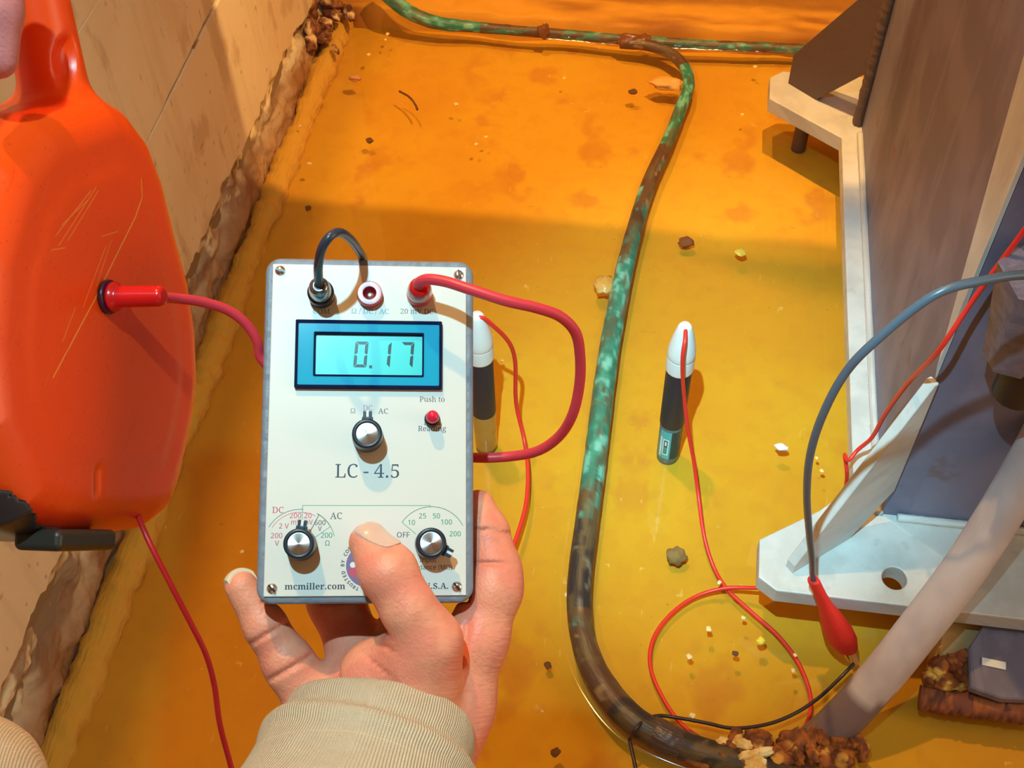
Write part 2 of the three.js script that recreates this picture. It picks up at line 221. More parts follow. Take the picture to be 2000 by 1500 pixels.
// bank of pale silt along the foot of the wall, ledge along the back
{
  const pts = [], N = 60; for (let i = 0; i <= N; i++) { const z = -2.2 + (i / N) * 2.0; pts.push([-0.722 + 0.008 * (fbm(z * 5, 1, 1, 3) - 0.5), -0.036 + 0.01 * (fbm(z * 7, 4, 2, 3) - 0.5), z]); }
  const g = sweep(pts, (t) => 0.024 + 0.012 * (fbm(t * 30, 3, 3, 3) - 0.5), 400, 14, { bump: (t, a) => 0.016 * (fbm(t * 120, Math.cos(a) * 2, Math.sin(a) * 2, 3) - 0.5) });
  tag(mesh('sediment_bank', g, std([0.7, 0.38, 0.04], { roughness: 0.95, bumpMap: bumpFine, bumpScale: 0.002 })), 'long pale ochre ridge of silt along the foot of the left wall', 'sediment').userData.kind = 'stuff';
  const l = new THREE.PlaneGeometry(3.0, 0.3, 240, 40).rotateX(-Math.PI / 2).translate(0.5, 0.01, -2.26), p = l.attributes.position;
  for (let i = 0; i < p.count; i++) { const x = p.getX(i), z = p.getZ(i); p.setY(i, lerp(-0.06, 0.006, smooth(-2.105, -2.135, z + 0.02 * (fbm(x * 8, 3, 1, 3) - 0.5))) + 0.016 * (fbm(x * 14, z * 20, 4, 4) - 0.5)); }
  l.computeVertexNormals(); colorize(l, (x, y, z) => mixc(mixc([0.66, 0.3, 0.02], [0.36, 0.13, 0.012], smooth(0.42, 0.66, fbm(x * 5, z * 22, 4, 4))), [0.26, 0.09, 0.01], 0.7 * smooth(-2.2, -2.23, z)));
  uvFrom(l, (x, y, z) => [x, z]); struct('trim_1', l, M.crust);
}

// ------------------------------------------------------------------ copper pipes half sunk in the water
const GREEN = [0.035, 0.25, 0.16], PATINA = [0.2, 0.52, 0.4], BROWN = [0.12, 0.05, 0.02], DARK = [0.03, 0.024, 0.024];
function pipeGeo(pts, rad, green, segs, seed) {
  const g = sweep(pts, rad, segs, 20, { bump: (t, a) => 0.0016 * (fbm(t * segs * 0.22 + seed, Math.cos(a) * 1.5, Math.sin(a) * 1.5, 3) - 0.5) }), uv = g.attributes.uv;
  const L = uv.getX((segs) * 21); colorize(g, (x, y, z, i) => { const t = uv.getX(i) / L, a = uv.getY(i) * 6.283, n = fbm(t * L * 40, Math.cos(a) * 1.2 + seed, Math.sin(a) * 1.2, 4), n2 = fbm(t * L * 55, Math.cos(a) * 1.6, Math.sin(a) * 1.6 + seed, 5), n3 = fbm(t * L * 28 + 7, Math.cos(a) * 1.3 + 4, Math.sin(a) * 1.3, 4);
    const gr = clamp(green(t) + (n - 0.5) * 1.5); let c = mixc(mixc(BROWN, DARK, green(t) < -0.1 ? 1 : 0.2), GREEN, smooth(0.35, 0.6, gr)); c = mixc(c, PATINA, 0.85 * smooth(0.52, 0.62, n2) * smooth(0.4, 0.7, gr)); c = mixc(c, [0.13, 0.085, 0.03], 0.8 * smooth(0.54, 0.64, n3)); c = mixc(c, [0.03, 0.11, 0.075], 0.6 * smooth(0.5, 0.42, n2) * smooth(0.4, 0.7, gr)); c = mixc(c, green(t) < -0.1 ? [0.2, 0.17, 0.14] : [0.34, 0.22, 0.09], 0.75 * smooth(0.6, 0.72, n2) * (1 - smooth(0.3, 0.6, gr)));
    return mixc(c, [0.22, 0.05, 0.008], 0.85 * smooth(0.002, -0.006, y)); });
  return g;
}
const branchPts = [[-0.1159,0.002,-2.0689], [-0.0632,0.004,-2.0652], [-0.0138,0.003,-2.0448], [0.02,0.002,-1.9997], [0.0302,0.001,-1.9465], [0.0192,0.001,-1.8756], [-0.0006,0.001,-1.7703], [-0.0238,0.001,-1.6671], [-0.0393,0.001,-1.557], [-0.0495,0.001,-1.4537], [-0.0563,0.001,-1.345], [-0.0603,0.001,-1.2432], [-0.0608,0.001,-1.148], [-0.0605,0.001,-1.0583], [-0.0608,0.001,-0.9645], [-0.0613,0.001,-0.8849], [-0.0604,0.002,-0.8174], [-0.0519,0.003,-0.7541], [-0.0311,0.003,-0.6974], [-0.0016,0.003,-0.6559], [0.032,0.004,-0.626], [0.0745,0.003,-0.608], [0.1213,0,-0.5972], [0.174,-0.004,-0.5911], [0.2458,-0.01,-0.578]];
const mainPts = [[-0.6319,0.07,-2.1161], [-0.5908,0.05,-2.0921], [-0.5587,0.03,-2.0853], [-0.505,0.012,-2.0814], [-0.4298,0.006,-2.0841], [-0.3434,0.004,-2.0842], [-0.236,0.004,-2.0822], [-0.1295,0.004,-2.0785], [-0.0244,0.004,-2.0783], [0.0797,0.003,-2.0812], [0.1829,0.003,-2.0861], [0.2853,0.003,-2.0892], [0.4477,0.003,-2.0942]];
const branchR = (t) => lerp(0.0115, 0.0175, smooth(0.05, 0.6, t)) + 0.002 * smooth(0.8, 0.86, t);
{
  const t = thing('copper_pipe', 'bent copper pipe with green patina curving down the middle of the flooded floor', 'pipe');
  mesh('pipe_run', pipeGeo(branchPts, branchR, (u) => (u < 0.09 ? 0.05 : u < 0.23 ? 0.75 : u < 0.3 ? 0.1 : u < 0.4 ? 0.45 : u < 0.66 ? 0.85 : u < 0.7 ? 0.4 : u < 0.86 ? -0.15 + (u > 0.78 ? 0.25 : 0) : -0.15), 420, 3), M.pipe, t);
  mesh('coupling', sweep([[0.0526,0.003,-0.6181], [0.0745,0.003,-0.608], [0.098,0.002,-0.6007]], (u) => 0.0215 * (1 - 0.2 * (2 * u - 1) ** 4), 30, 18, { bump: (u, a) => 0.003 * (fbm(u * 8, Math.cos(a) * 2, Math.sin(a) * 2, 3) - 0.5) }), std([0.075, 0.05, 0.045], { roughness: 0.35, bumpMap: bumpFine, bumpScale: 0.002 }), t);
  const m = thing('copper_pipe', 'straight copper pipe with bright green bend lying along the back ledge', 'pipe');
  mesh('pipe_run', pipeGeo(mainPts, (u) => lerp(0.016, 0.0105, smooth(0, 0.3, u)), (u) => (u < 0.22 ? 0.95 : u < 0.55 ? 0.42 : 0.5), 320, 11), M.pipe, m);
  mesh('tap_clamp', merge([lump(0.03, 0.014, 0.014, 0.5, 2).translate(...[-0.0953,0.006,-2.0727]), lump(0.02, 0.012, 0.016, 0.5, 5).translate(...[-0.0683,0.006,-2.0757]), lump(0.012, 0.016, 0.012, 0.6, 8).translate(...[-0.276,0.01,-2.078])]), std([0.2, 0.07, 0.025], { roughness: 0.3, bumpMap: bumpFine, bumpScale: 0.003 }), m);
}
// standing water: flat sheet with the small raised rim that wets the pipes
{
  const sheet = uvFrom(new THREE.PlaneGeometry(2.9, 2.3, 1, 1).rotateX(-Math.PI / 2).translate(0.7, 0, -1.0), (x, y, z) => [x, z]), strips = [];
  const rim = (pts, rad, t0, t1) => {
    const cv = new THREE.CatmullRomCurve3(pts.map(V3), false, 'centripetal'), N = 260, K = 7;
    for (const s of [-1, 1]) {
      const pos = [], idx = [];
      for (let i = 0; i <= N; i++) { const t = lerp(t0, t1, i / N), c = cv.getPointAt(t), d = cv.getTangentAt(t), l = Math.hypot(d.x, d.z), nx = (-d.z / l) * s, nz = (d.x / l) * s, r = rad(t); for (let j = 0; j <= K; j++) { const q = j / K, w = r * 0.93 + 0.011 * q, y = 0.0002 + 0.006 * (1 - q) ** 2 * (0.8 + 0.5 * fbm(t * 90, s, q, 2)); pos.push(c.x + nx * w, y, c.z + nz * w); } }
      for (let i = 0; i < N; i++) for (let j = 0; j < K; j++) { const a = i * (K + 1) + j, b = a + K + 1; idx.push(a, b, a + 1, b, b + 1, a + 1); }
      const g = new THREE.BufferGeometry(); g.setAttribute('position', new THREE.Float32BufferAttribute(pos, 3)); g.setIndex(idx); g.computeVertexNormals(); strips.push(g);
    }
  };
  rim(branchPts, branchR, 0.04, 0.93); rim(mainPts, () => 0.0105, 0.34, 0.95);
  const pool = mesh('standing_water', sheet, M.water); mesh('wet_rim', strips, std([1, 1, 1], { transmission: 1, thickness: 0, roughness: 0.13, ior: 1.5 }), pool);
  tag(pool, 'still clear orange-tinted water flooding the whole pit floor', 'water').userData.kind = 'stuff';
}

// ------------------------------------------------------------------ steel column on a base plate with ears and gussets
{
  const t = thing('steel_column', 'large galvanized square steel column on an eared base plate at the right', 'column'), Y = 0.1, X0 = 0.339, ZN = -0.925, ZF = -1.745;
  const out = [[0.305, -1.705], [0.178, -1.8], [0.178, -1.86], [0.2, -1.88], [1.3, -1.88], [1.3, -0.79], [0.2, -0.79], [0.178, -0.806], [0.178, -0.862], [0.257, -0.918], [0.305, -0.965]];
  const s = shapeOf(out.map(([x, z]) => [x, -z])); const hole = new THREE.Path(); hole.absellipse(0.352, 0.827, 0.018, 0.0185, 0, Math.PI * 2); s.holes.push(hole);
  const plate = new THREE.ExtrudeGeometry(s, { depth: 0.026, bevelEnabled: true, bevelSize: 0.002, bevelThickness: 0.002, bevelSegments: 2, curveSegments: 24 }).rotateX(-Math.PI / 2).translate(0, Y - 0.028, 0);
  mesh('base_plate', uvFrom(plate, (x, y, z) => [x * 2 + y * 3, z * 2 + y]), M.zinc, t);
  // hollow shaft: square tube; added pale wedge on its left face imitates lamplight
  const shaft = new THREE.ExtrudeGeometry(shapeOf([[X0, -ZN], [X0 + 0.82, -ZN], [X0 + 0.82, -ZF], [X0, -ZF]]), { depth: 1.95, bevelEnabled: false }).rotateX(-Math.PI / 2).translate(0, Y, 0);
  mesh('shaft', uvFrom(shaft, (x, y, z) => [(z + x) * 1.1, y * 1.1]), M.steel, t);
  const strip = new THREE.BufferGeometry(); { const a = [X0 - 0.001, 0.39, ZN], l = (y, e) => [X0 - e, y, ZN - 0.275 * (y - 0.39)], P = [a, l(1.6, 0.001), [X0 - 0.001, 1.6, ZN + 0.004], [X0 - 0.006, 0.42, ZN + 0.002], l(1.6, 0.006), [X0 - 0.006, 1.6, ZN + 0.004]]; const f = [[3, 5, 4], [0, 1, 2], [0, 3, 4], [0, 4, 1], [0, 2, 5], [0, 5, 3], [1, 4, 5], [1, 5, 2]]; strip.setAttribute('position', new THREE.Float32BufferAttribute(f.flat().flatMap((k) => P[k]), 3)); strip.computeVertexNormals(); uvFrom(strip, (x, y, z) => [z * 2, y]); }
  mesh('added_lit_wedge', strip, M.zinc, t);
  const gus = (p, q, prof, mat) => { // plate standing from p (low end on the ear) to q (column corner), profile in (distance, height)
    const L = Math.hypot(q[0] - p[0], q[1] - p[1]), g = new THREE.ExtrudeGeometry(shapeOf(prof.map(([k, y]) => [k * L, y])), { depth: 0.012, bevelEnabled: true, bevelSize: 0.001, bevelThickness: 0.001, bevelSegments: 1 }).translate(0, 0, -0.006).rotateY(-Math.atan2(q[1] - p[1], q[0] - p[0])).translate(p[0], 0, p[1]);
    return mesh('gusset', uvFrom(g, (x, y, z) => [x * 2 + z, y * 2]), mat, t); };
  gus([0.216, -0.822], [0.336, -0.923], [[0, Y], [0, Y + 0.018], [0.97, 0.395], [1, 0.395], [1, 0.17], [0.62, Y]], M.zinc);
  tag(gus([0.214, -1.852], [0.336, -1.747], [[0, Y], [0, Y + 0.062], [1, 0.42], [1, 0.215], [0.9, 0.2], [0.4, Y]], M.darkSteel), 'dark brown gusset');
  // weld beads where the shaft meets the plate and rough weld on the far corner
  mesh('weld_bead', sweep([[X0 - 0.004, Y + 0.003, ZF + 0.03], [X0 - 0.004, Y + 0.003, -1.3], [X0 - 0.004, Y + 0.003, ZN + 0.003]], 0.006, 200, 8, { bump: (u, a) => 0.0005 * Math.sin(u * 600) }), M.zinc, t);
  mesh('weld_bead', sweep([[X0 + 0.02, Y + 0.004, ZN + 0.006], [X0 + 0.3, Y + 0.004, ZN + 0.006], [X0 + 0.6, Y + 0.004, ZN + 0.006]], 0.006, 240, 8, { bump: (u, a) => 0.0012 * (fbm(u * 90, Math.cos(a), Math.sin(a), 2) - 0.5) }), M.zinc, t);
  mesh('weld_bead', sweep([[X0 - 0.006, Y, ZF - 0.002], [X0 - 0.006, 0.3, ZF - 0.002], [X0 - 0.006, 0.7, ZF - 0.002]], 0.011, 200, 8, { bump: (u, a) => 0.004 * (fbm(u * 90, Math.cos(a), Math.sin(a), 3) - 0.5) }), M.darkSteel, t);
  // anchor studs carrying the plate
  for (const [x, z] of [[0.25, -1.83], [0.46, -1.335], [0.6, -0.84], [1.1, -0.84], [1.1, -1.83]]) mesh('anchor_stud', new THREE.CylinderGeometry(0.014, 0.014, 0.12, 16).translate(x, 0.01, z), M.darkSteel, t);
  mesh('grout_pad', new RoundedBoxGeometry(0.7, 0.125, 0.66, 2, 0.01).translate(0.8, 0.009, -1.335), std([0.3, 0.14, 0.05], { roughness: 0.9 }), t);
  // lug with a rubber foot hanging on the near face
  const lug = mesh('lug', new THREE.CylinderGeometry(0.05, 0.028, 0.13, 6).rotateY(0.3).translate(...[0.3831,0.5716,-0.87]), M.steel, t);
  mesh('rubber_sleeve', new THREE.CylinderGeometry(0.025, 0.025, 0.075, 20).translate(...[0.4047,0.489,-0.87]), M.black, lug);
}
// pale conduit rising from the water in front of the column
{
  const t = thing('conduit', 'thick pale grey plastic conduit slanting out of the water at lower right', 'pipe');
  const cg = mesh('tube', sweep([[0.2539,-0.06,-0.6331], [0.2913,0,-0.6563], [0.3352,0.07,-0.6989], [0.3743,0.13,-0.7457], [0.4121,0.19,-0.7943], [0.4458,0.25,-0.8474], [0.4754,0.32,-0.9012], [0.5034,0.4,-0.9585], [0.53, 0.56, -0.83], [0.59, 0.8, -0.88], [0.61, 1.2, -0.895], [0.61, 1.96, -0.895]], 0.0265, 160, 32), M.conduit, t).geometry; colorize(cg, (x, y, z) => { const n = fbm(x * 60, y * 60, z * 60, 4), m = fbm(x * 24, y * 24, z * 24, 3); let c = mixc([0.6, 0.53, 0.54], [0.5, 0.43, 0.45], smooth(0.4, 0.65, m)); return mixc(c, mixc([0.2, 0.14, 0.15], [0.33, 0.15, 0.05], smooth(0.5, 0.62, n) * smooth(0.03, 0.0, y)), smooth(0.066, 0.058, y + 0.012 * (n - 0.5))); });
}
// rusty lumps and the low rusted channel at the lower right
function crustPile(name, label, list, pal, seed) {
  const r = rng(seed), gs = list.map(([c, sx, sy, sz], i) => { const g = lump(sx, sy, sz, 0.55, seed + i * 1.7, 4).rotateY(r() * 6).translate(...c); return colorize(g, (x, y, z) => { const n = fbm(x * 120, y * 120, z * 120 + seed, 3), m = fbm(x * 60 + 3, y * 60, z * 60, 3); return mixc(mixc(pal[0], pal[1], smooth(0.35, 0.65, n)), pal[2], smooth(0.58, 0.68, m)); }); });
  return tag(mesh(name, gs, M.crust), label, 'rust');
}
const RUST = [[0.34, 0.105, 0.015], [0.12, 0.035, 0.012], [0.6, 0.3, 0.05]];
{ const r = rng(5), L = []; for (let i = 0; i < 34; i++) { const u = r(), x = lerp(1350, 1690, u), y = lerp(1466, 1452, u) + (r() - 0.35) * 50 * (0.6 + u * 0.5); L.push([[...PW0(x, y)], 0.008 + 0.013 * r(), 0.006 + 0.008 * r(), 0.008 + 0.012 * r()]); } crustPile('rust_crust', 'lumpy rust crust around the sunken end of the pipe and conduit', L, RUST, 4); }
function PW0(px, py) { const a = [[0.1069,0.004,-0.6141], [0.3278,0.004,-0.6445], [0.1091,0.004,-0.5738], [0.3264,0.004,-0.6039]], u = (px - 1350) / 340, v = (py - 1440) / 60; return [0, 1, 2].map((k) => lerp(lerp(a[0][k], a[1][k], u), lerp(a[2][k], a[3][k], u), v)); }
crustPile('pale_crust', 'branching pale yellow mineral deposit on the rust crust at the bottom', [[[0.1727,0.012,-0.6097], 0.008, 0.007, 0.012], [[0.1792,0.014,-0.5964], 0.006, 0.006, 0.016], [[0.1897,0.014,-0.5865], 0.012, 0.006, 0.012], [[0.1986,0.012,-0.6045], 0.006, 0.006, 0.014], [[0.165,0.01,-0.6156], 0.01, 0.006, 0.005], [[0.1446,0.008,-0.6095], 0.01, 0.006, 0.007], [[0.1881,0.014,-0.5744], 0.01, 0.006, 0.014]], [[0.8, 0.62, 0.26], [0.62, 0.4, 0.12], [0.85, 0.75, 0.45]], 9);
crustPile('rust_scale', 'flaky yellow and red rust scale beside the conduit', [[[0.4231,0.03,-0.745], 0.014, 0.012, 0.012], [[0.4377,0.035,-0.7476], 0.013, 0.013, 0.01], [[0.4502,0.03,-0.7415], 0.014, 0.012, 0.014], [[0.4318,0.022,-0.7282], 0.018, 0.009, 0.012], [[0.4459,0.022,-0.7259], 0.016, 0.01, 0.01], [[0.4178,0.016,-0.7305], 0.016, 0.012, 0.014], [[0.4486,0.04,-0.7547], 0.014, 0.008, 0.01]], [[0.42, 0.13, 0.02], [0.2, 0.05, 0.015], [0.95, 0.6, 0.12]], 13);
{
  const t = thing('steel_channel', 'low rusted steel channel with a small pale sticker at the lower right edge', 'channel');
  const poly = (pts, y0, y1) => new THREE.ExtrudeGeometry(shapeOf(pts.map((p) => [p[0], -p[2]])), { depth: y1 - y0, bevelEnabled: true, bevelSize: 0.002, bevelThickness: 0.002, bevelSegments: 1 }).rotateX(-Math.PI / 2).translate(0, y0, 0);
  const top = [[0.4551,0.05,-0.7632], [0.4895,0.05,-0.8184], [0.5583,0.05,-0.8896], [0.5867,0.05,-0.8015], [0.5679,0.05,-0.7077], [0.4889,0.05,-0.701], [0.4538,0.05,-0.7101]];
  mesh('flange', uvFrom(poly(top, 0.04, 0.05), (x, y, z) => [x * 2, z * 2]), M.steel, t);
  mesh('rusted_edge', colorize(uvFrom(sweep([[0.399,0.004,-0.7089], [0.4336,0.008,-0.7047], [0.4712,0.012,-0.7039], [0.5026,0.014,-0.7025], [0.5856,0.014,-0.7048]], 0.016, 120, 14, { bump: (u, a) => 0.009 * (fbm(u * 40, Math.cos(a) * 1.5, Math.sin(a) * 1.5, 4) - 0.5) }), (x, y, z) => [x, z]), (x, y, z) => mixc([0.34, 0.1, 0.03], [0.16, 0.05, 0.03], smooth(0.4, 0.6, fbm(x * 90, y * 90, z * 90, 3)))), M.crust, t);
  mesh('web', uvFrom(poly([[0.4685,0.02,-0.7341], [0.5047,0.02,-0.8054], [0.5988,0.02,-0.8181], [0.5879,0.02,-0.7362], [0.5031,0.02,-0.7246]], -0.03, 0.04), (x, y, z) => [x, z]), M.darkSteel, t);
  mesh('sticker', new RoundedBoxGeometry(0.03, 0.001, 0.011, 2, 0.0005).rotateY(-0.1).translate(...[0.4834,0.0535,-0.7451]), M.white, t);
  const b = thing('concrete_footing', 'low tan concrete footing block behind the conduit at the right edge', 'footing');
  mesh('block', poly([[0.4179,0.03,-0.7443], [0.4378,0.03,-0.8372], [0.5107,0.03,-0.8945], [0.5888,0.03,-0.9211], [0.57,0.03,-0.8243], [0.4812,0.03,-0.7972], [0.4547,0.03,-0.7566]], -0.04, 0.03), std([0.6, 0.42, 0.2], { roughness: 0.9, bumpMap: bumpFine, bumpScale: 0.002 }), b);
}
crustPile('rust_clump', 'dark rusty clump in the far left corner by the wall', [[[-0.7743,0.03,-2.0684], 0.02, 0.03, 0.03], [[-0.7454,0.025,-2.0037], 0.014, 0.03, 0.02], [[-0.7487,0.012,-1.9831], 0.02, 0.018, 0.016], [[-0.7284,0.02,-2.0376], 0.02, 0.012, 0.014], [[-0.7212,0.02,-2.0708], 0.022, 0.012, 0.012], [[-0.6958,0.004,-1.9793], 0.016, 0.006, 0.006], [[-0.7306,0.012,-2.0061], 0.012, 0.014, 0.02], [[-0.6961,0.012,-2.0999], 0.03, 0.01, 0.012], [[-0.7325,0.03,-2.1006], 0.03, 0.018, 0.018]], [[0.34, 0.13, 0.04], [0.08, 0.02, 0.015], [0.8, 0.55, 0.28]], 21);

// ------------------------------------------------------------------ reference electrodes standing on the floor
const lathe = (pts, n = 40) => new THREE.LatheGeometry(pts.map(([x, y]) => new THREE.Vector2(x, y)), n);
const labelTex = (() => { const c = document.createElement('canvas'); c.width = 256; c.height = 256; const x = c.getContext('2d'); x.fillStyle = '#46b4ba'; x.fillRect(0, 0, 256, 256); x.fillStyle = '#d7e8e4'; x.fillRect(8, 60, 20, 180); x.fillRect(40, 70, 60, 150); x.fillStyle = '#2f8f95'; x.fillRect(50, 80, 40, 130); x.fillStyle = '#0e3c44'; x.fillRect(56, 84, 28, 60); x.fillStyle = '#e9f3ef'; x.fillRect(62, 92, 16, 40); x.fillStyle = '#0e3c44'; x.fillRect(118, 0, 138, 256); const t = new THREE.CanvasTexture(c); t.colorSpace = THREE.SRGBColorSpace; return t; })();
function electrode(at, label, withLabel) {
  const t = thing('reference_electrode', label, 'electrode', at, 'reference electrodes');
  mesh('tube', lathe([[0, 0.006], [0.016, 0.006], [0.0175, 0.01], [0.0175, 0.095], [0.0, 0.095]]), withLabel ? std([0.1, 0.16, 0.15], { roughness: 0.15 }) : std([0.42, 0.2, 0.04], { roughness: 0.12, clearcoat: 0.6 }), t);
  if (withLabel) { const g = new THREE.CylinderGeometry(0.0179, 0.0179, 0.068, 40, 1, true, -0.95, 2.3).translate(0, 0.054, 0); const m = mesh('label', g, std([1, 1, 1], { map: labelTex, roughness: 0.35 }), t); m.rotation.y = 0.0; }
  mesh('end_plug', lathe([[0, -0.002], [0.011, -0.002], [0.0165, 0.0], [0.0168, 0.012], [0.0, 0.012]]), std([0.16, 0.09, 0.04], { roughness: 0.5 }), t);
  mesh('sleeve', lathe([[0.0, 0.094], [0.0176, 0.094], [0.0186, 0.096], [0.0186, 0.232], [0.0, 0.232]]), std([0.018, 0.02, 0.03], { roughness: 0.45 }), t);
  mesh('cap', lathe([[0, 0.222], [0.0196, 0.222], [0.0201, 0.224], [0.0201, 0.248], [0.0188, 0.249], [0.0188, 0.252], [0.0201, 0.253], [0.0197, 0.262], [0.0175, 0.278], [0.0132, 0.298], [0.0098, 0.31], [0.007, 0.3145], [0, 0.316]]), std([0.78, 0.8, 0.78], { roughness: 0.35 }), t);
  return t;
}
electrode([0.0486,-0.04,-1.079], 'white capped black electrode with a teal label standing right of the pipe', true);
electrode([-0.2348,-0.04,-1.0628], 'white capped black electrode half hidden behind the meter', false);
const wire = (name, label, pts, r, mat, segs = 200, cat = 'wire') => tag(mesh(name, sweep(pts, r, segs, 10), mat), label, cat);
wire('wire', 'thin red wire from the labelled electrode looping on the water and climbing the column', [[0.0495,0.272,-1.0718], [0.0499,0.27,-1.0553], [0.0491,0.255,-1.0452], [0.0513,0.225,-1.0412], [0.0582,0.17,-1.0421], [0.0704,0.11,-1.0249], [0.0841,0.06,-1.0076], [0.0953,0.02,-0.9817], [0.1104,-0.004,-0.9194], [0.128,-0.022,-0.881], [0.1459,-0.022,-0.8516], [0.1842,-0.022,-0.8162], [0.2199,-0.022,-0.7862], [0.2492,-0.022,-0.7457], [0.2639,-0.022,-0.6959], [0.2557,-0.022,-0.659], [0.2265,-0.012,-0.6266], [0.1822,-0.022,-0.6155], [0.1357,-0.022,-0.6201], [0.0979,-0.022,-0.6388], [0.0678,-0.022,-0.6749], [0.0481,-0.022,-0.7183], [0.0493,-0.022,-0.7584], [0.0707,-0.022,-0.7993], [0.1034,-0.022,-0.8312], [0.143,-0.014,-0.8461], [0.1877,0,-0.8452], [0.2378,0.04,-0.8364], [0.2935,0.045,-0.9142], [0.3009,0.06,-0.9913], [0.2945,0.1,-0.9899], [0.2882,0.12,-1.0032], [0.2907,0.13,-0.9862], [0.3009,0.14,-0.9978], [0.3125,0.17,-0.9969], [0.3152,0.24,-0.985], [0.3133,0.36,-0.9412], [0.31, 0.52, -0.868], [0.327, 0.58, -0.882], [0.35, 0.66, -0.895], [0.375, 0.75, -0.91], [0.43, 1.0, -0.918], [0.47, 1.96, -0.918]], 0.0029, M.redWire, 760);
wire('wire', 'thin red wire from the half hidden electrode sagging beside the meter', [[-0.237,0.27,-1.0588], [-0.2286,0.272,-1.06], [-0.2123,0.25,-1.0644], [-0.1943,0.2,-1.0792], [-0.1885,0.15,-1.0879], [-0.1882,0.08,-1.0804], [-0.1856,0.05,-1.0744], [-0.1714,0.01,-1.0471], [-0.1589,0.003,-0.9965], [-0.1538,0.003,-0.9374], [-0.1581,0.003,-0.8882], [-0.1651,0.003,-0.8486], [-0.1809,0.003,-0.7844], [-0.2077,0.003,-0.6869], [-0.1964,0.003,-0.5454], [-0.1594,0.003,-0.41]], 0.0032, M.redWire, 260);
wire('wire', 'thin black wire from the red clip lying on the water and wrapped round the pipe', [[0.3139,0.016,-0.7397], [0.2959,0.01,-0.7188], [0.2697,0.006,-0.6903], [0.2403,0.004,-0.6658], [0.2043,0.004,-0.6455], [0.1586,0.004,-0.6336], [0.1255,0.005,-0.6356], [0.0923,0.005,-0.6374], [0.0624,0.006,-0.6364], [0.0461,0.014,-0.6252], [0.0373,0.026,-0.6107], [0.0317,0.022,-0.602], [0.0288,0.006,-0.5998], [0.0345,0.003,-0.5806], [0.0428,0.003,-0.5517], [0.0501,0.003,-0.5011]], 0.0024, std([0.03, 0.015, 0.02], { roughness: 0.35 }), 300);
wire('wire', 'slack dark red wire hanging from the orange reel past the meter', [[-0.2307,1.0291,-0.2708], [-0.2198,1.0287,-0.2557], [-0.2072,1.0153,-0.2407], [-0.1964,0.9978,-0.2283], [-0.1904,0.9848,-0.2208], [-0.1869,0.9716,-0.2125], [-0.184,0.9552,-0.2001], [-0.1783,0.9301,-0.1851], [-0.1706,0.9001,-0.1641]], 0.0014, std([0.55, 0.012, 0.015], { roughness: 0.4 }), 120);

// ------------------------------------------------------------------ test cable with red alligator clip
{
  const t = thing('clip_lead', 'blue-grey cable with a red boot alligator clip hanging over the base plate', 'cable');
  mesh('cable', sweep([[0.7, 1.96, -0.917], [0.7, 1.2, -0.917], [0.68, 0.86, -0.885], [0.55, 0.745, -0.8], [0.42, 0.735, -0.775], [0.311, 0.754, -0.749], [0.272, 0.756, -0.735], [0.237, 0.75, -0.722], [0.1948,0.6871,-0.712], [0.1814,0.6415,-0.715], [0.174,0.5667,-0.72], [0.1756,0.4919,-0.727], [0.1862,0.4104,-0.738], [0.2059,0.3075,-0.755], [0.2258,0.2119,-0.772], [0.2374,0.152,-0.7835], [0.2424,0.138,-0.7793]], 0.0042, 320, 14), std([0.075, 0.1, 0.13], { roughness: 0.32 }), t);
  const A = V3([0.2378,0.15,-0.7817]), B = V3([0.311,0.012,-0.7508]), ax = B.clone().sub(A), len = ax.length();
  const boot = lathe([[0.0045, 0], [0.0085, 0], [0.0095, 0.003], [0.0098, 0.14 * len * 1.4], [0.0125, len * 0.32], [0.0185, len * 0.48], [0.0235, len * 0.64], [0.0235, len * 0.75], [0.019, len * 0.85], [0.012, len * 0.9], [0.0, len * 0.9]], 32).scale(1, 1, 0.72);
  const put = (g) => g.applyQuaternion(new THREE.Quaternion().setFromUnitVectors(new THREE.Vector3(0, 1, 0), ax.clone().normalize())).translate(A.x, A.y, A.z);
  mesh('boot', put(boot), std([0.8, 0.025, 0.015], { roughness: 0.55, bumpMap: bumpFine, bumpScale: 0.0004 }), t);
  for (const s of [-1, 1]) mesh('jaw', put(new RoundedBoxGeometry(0.008, 0.03, 0.009, 2, 0.001).rotateZ(s * 0.12).translate(s * 0.006, len * 0.97, 0)), std([0.75, 0.5, 0.3], { metalness: 0.9, roughness: 0.3 }), t);
}

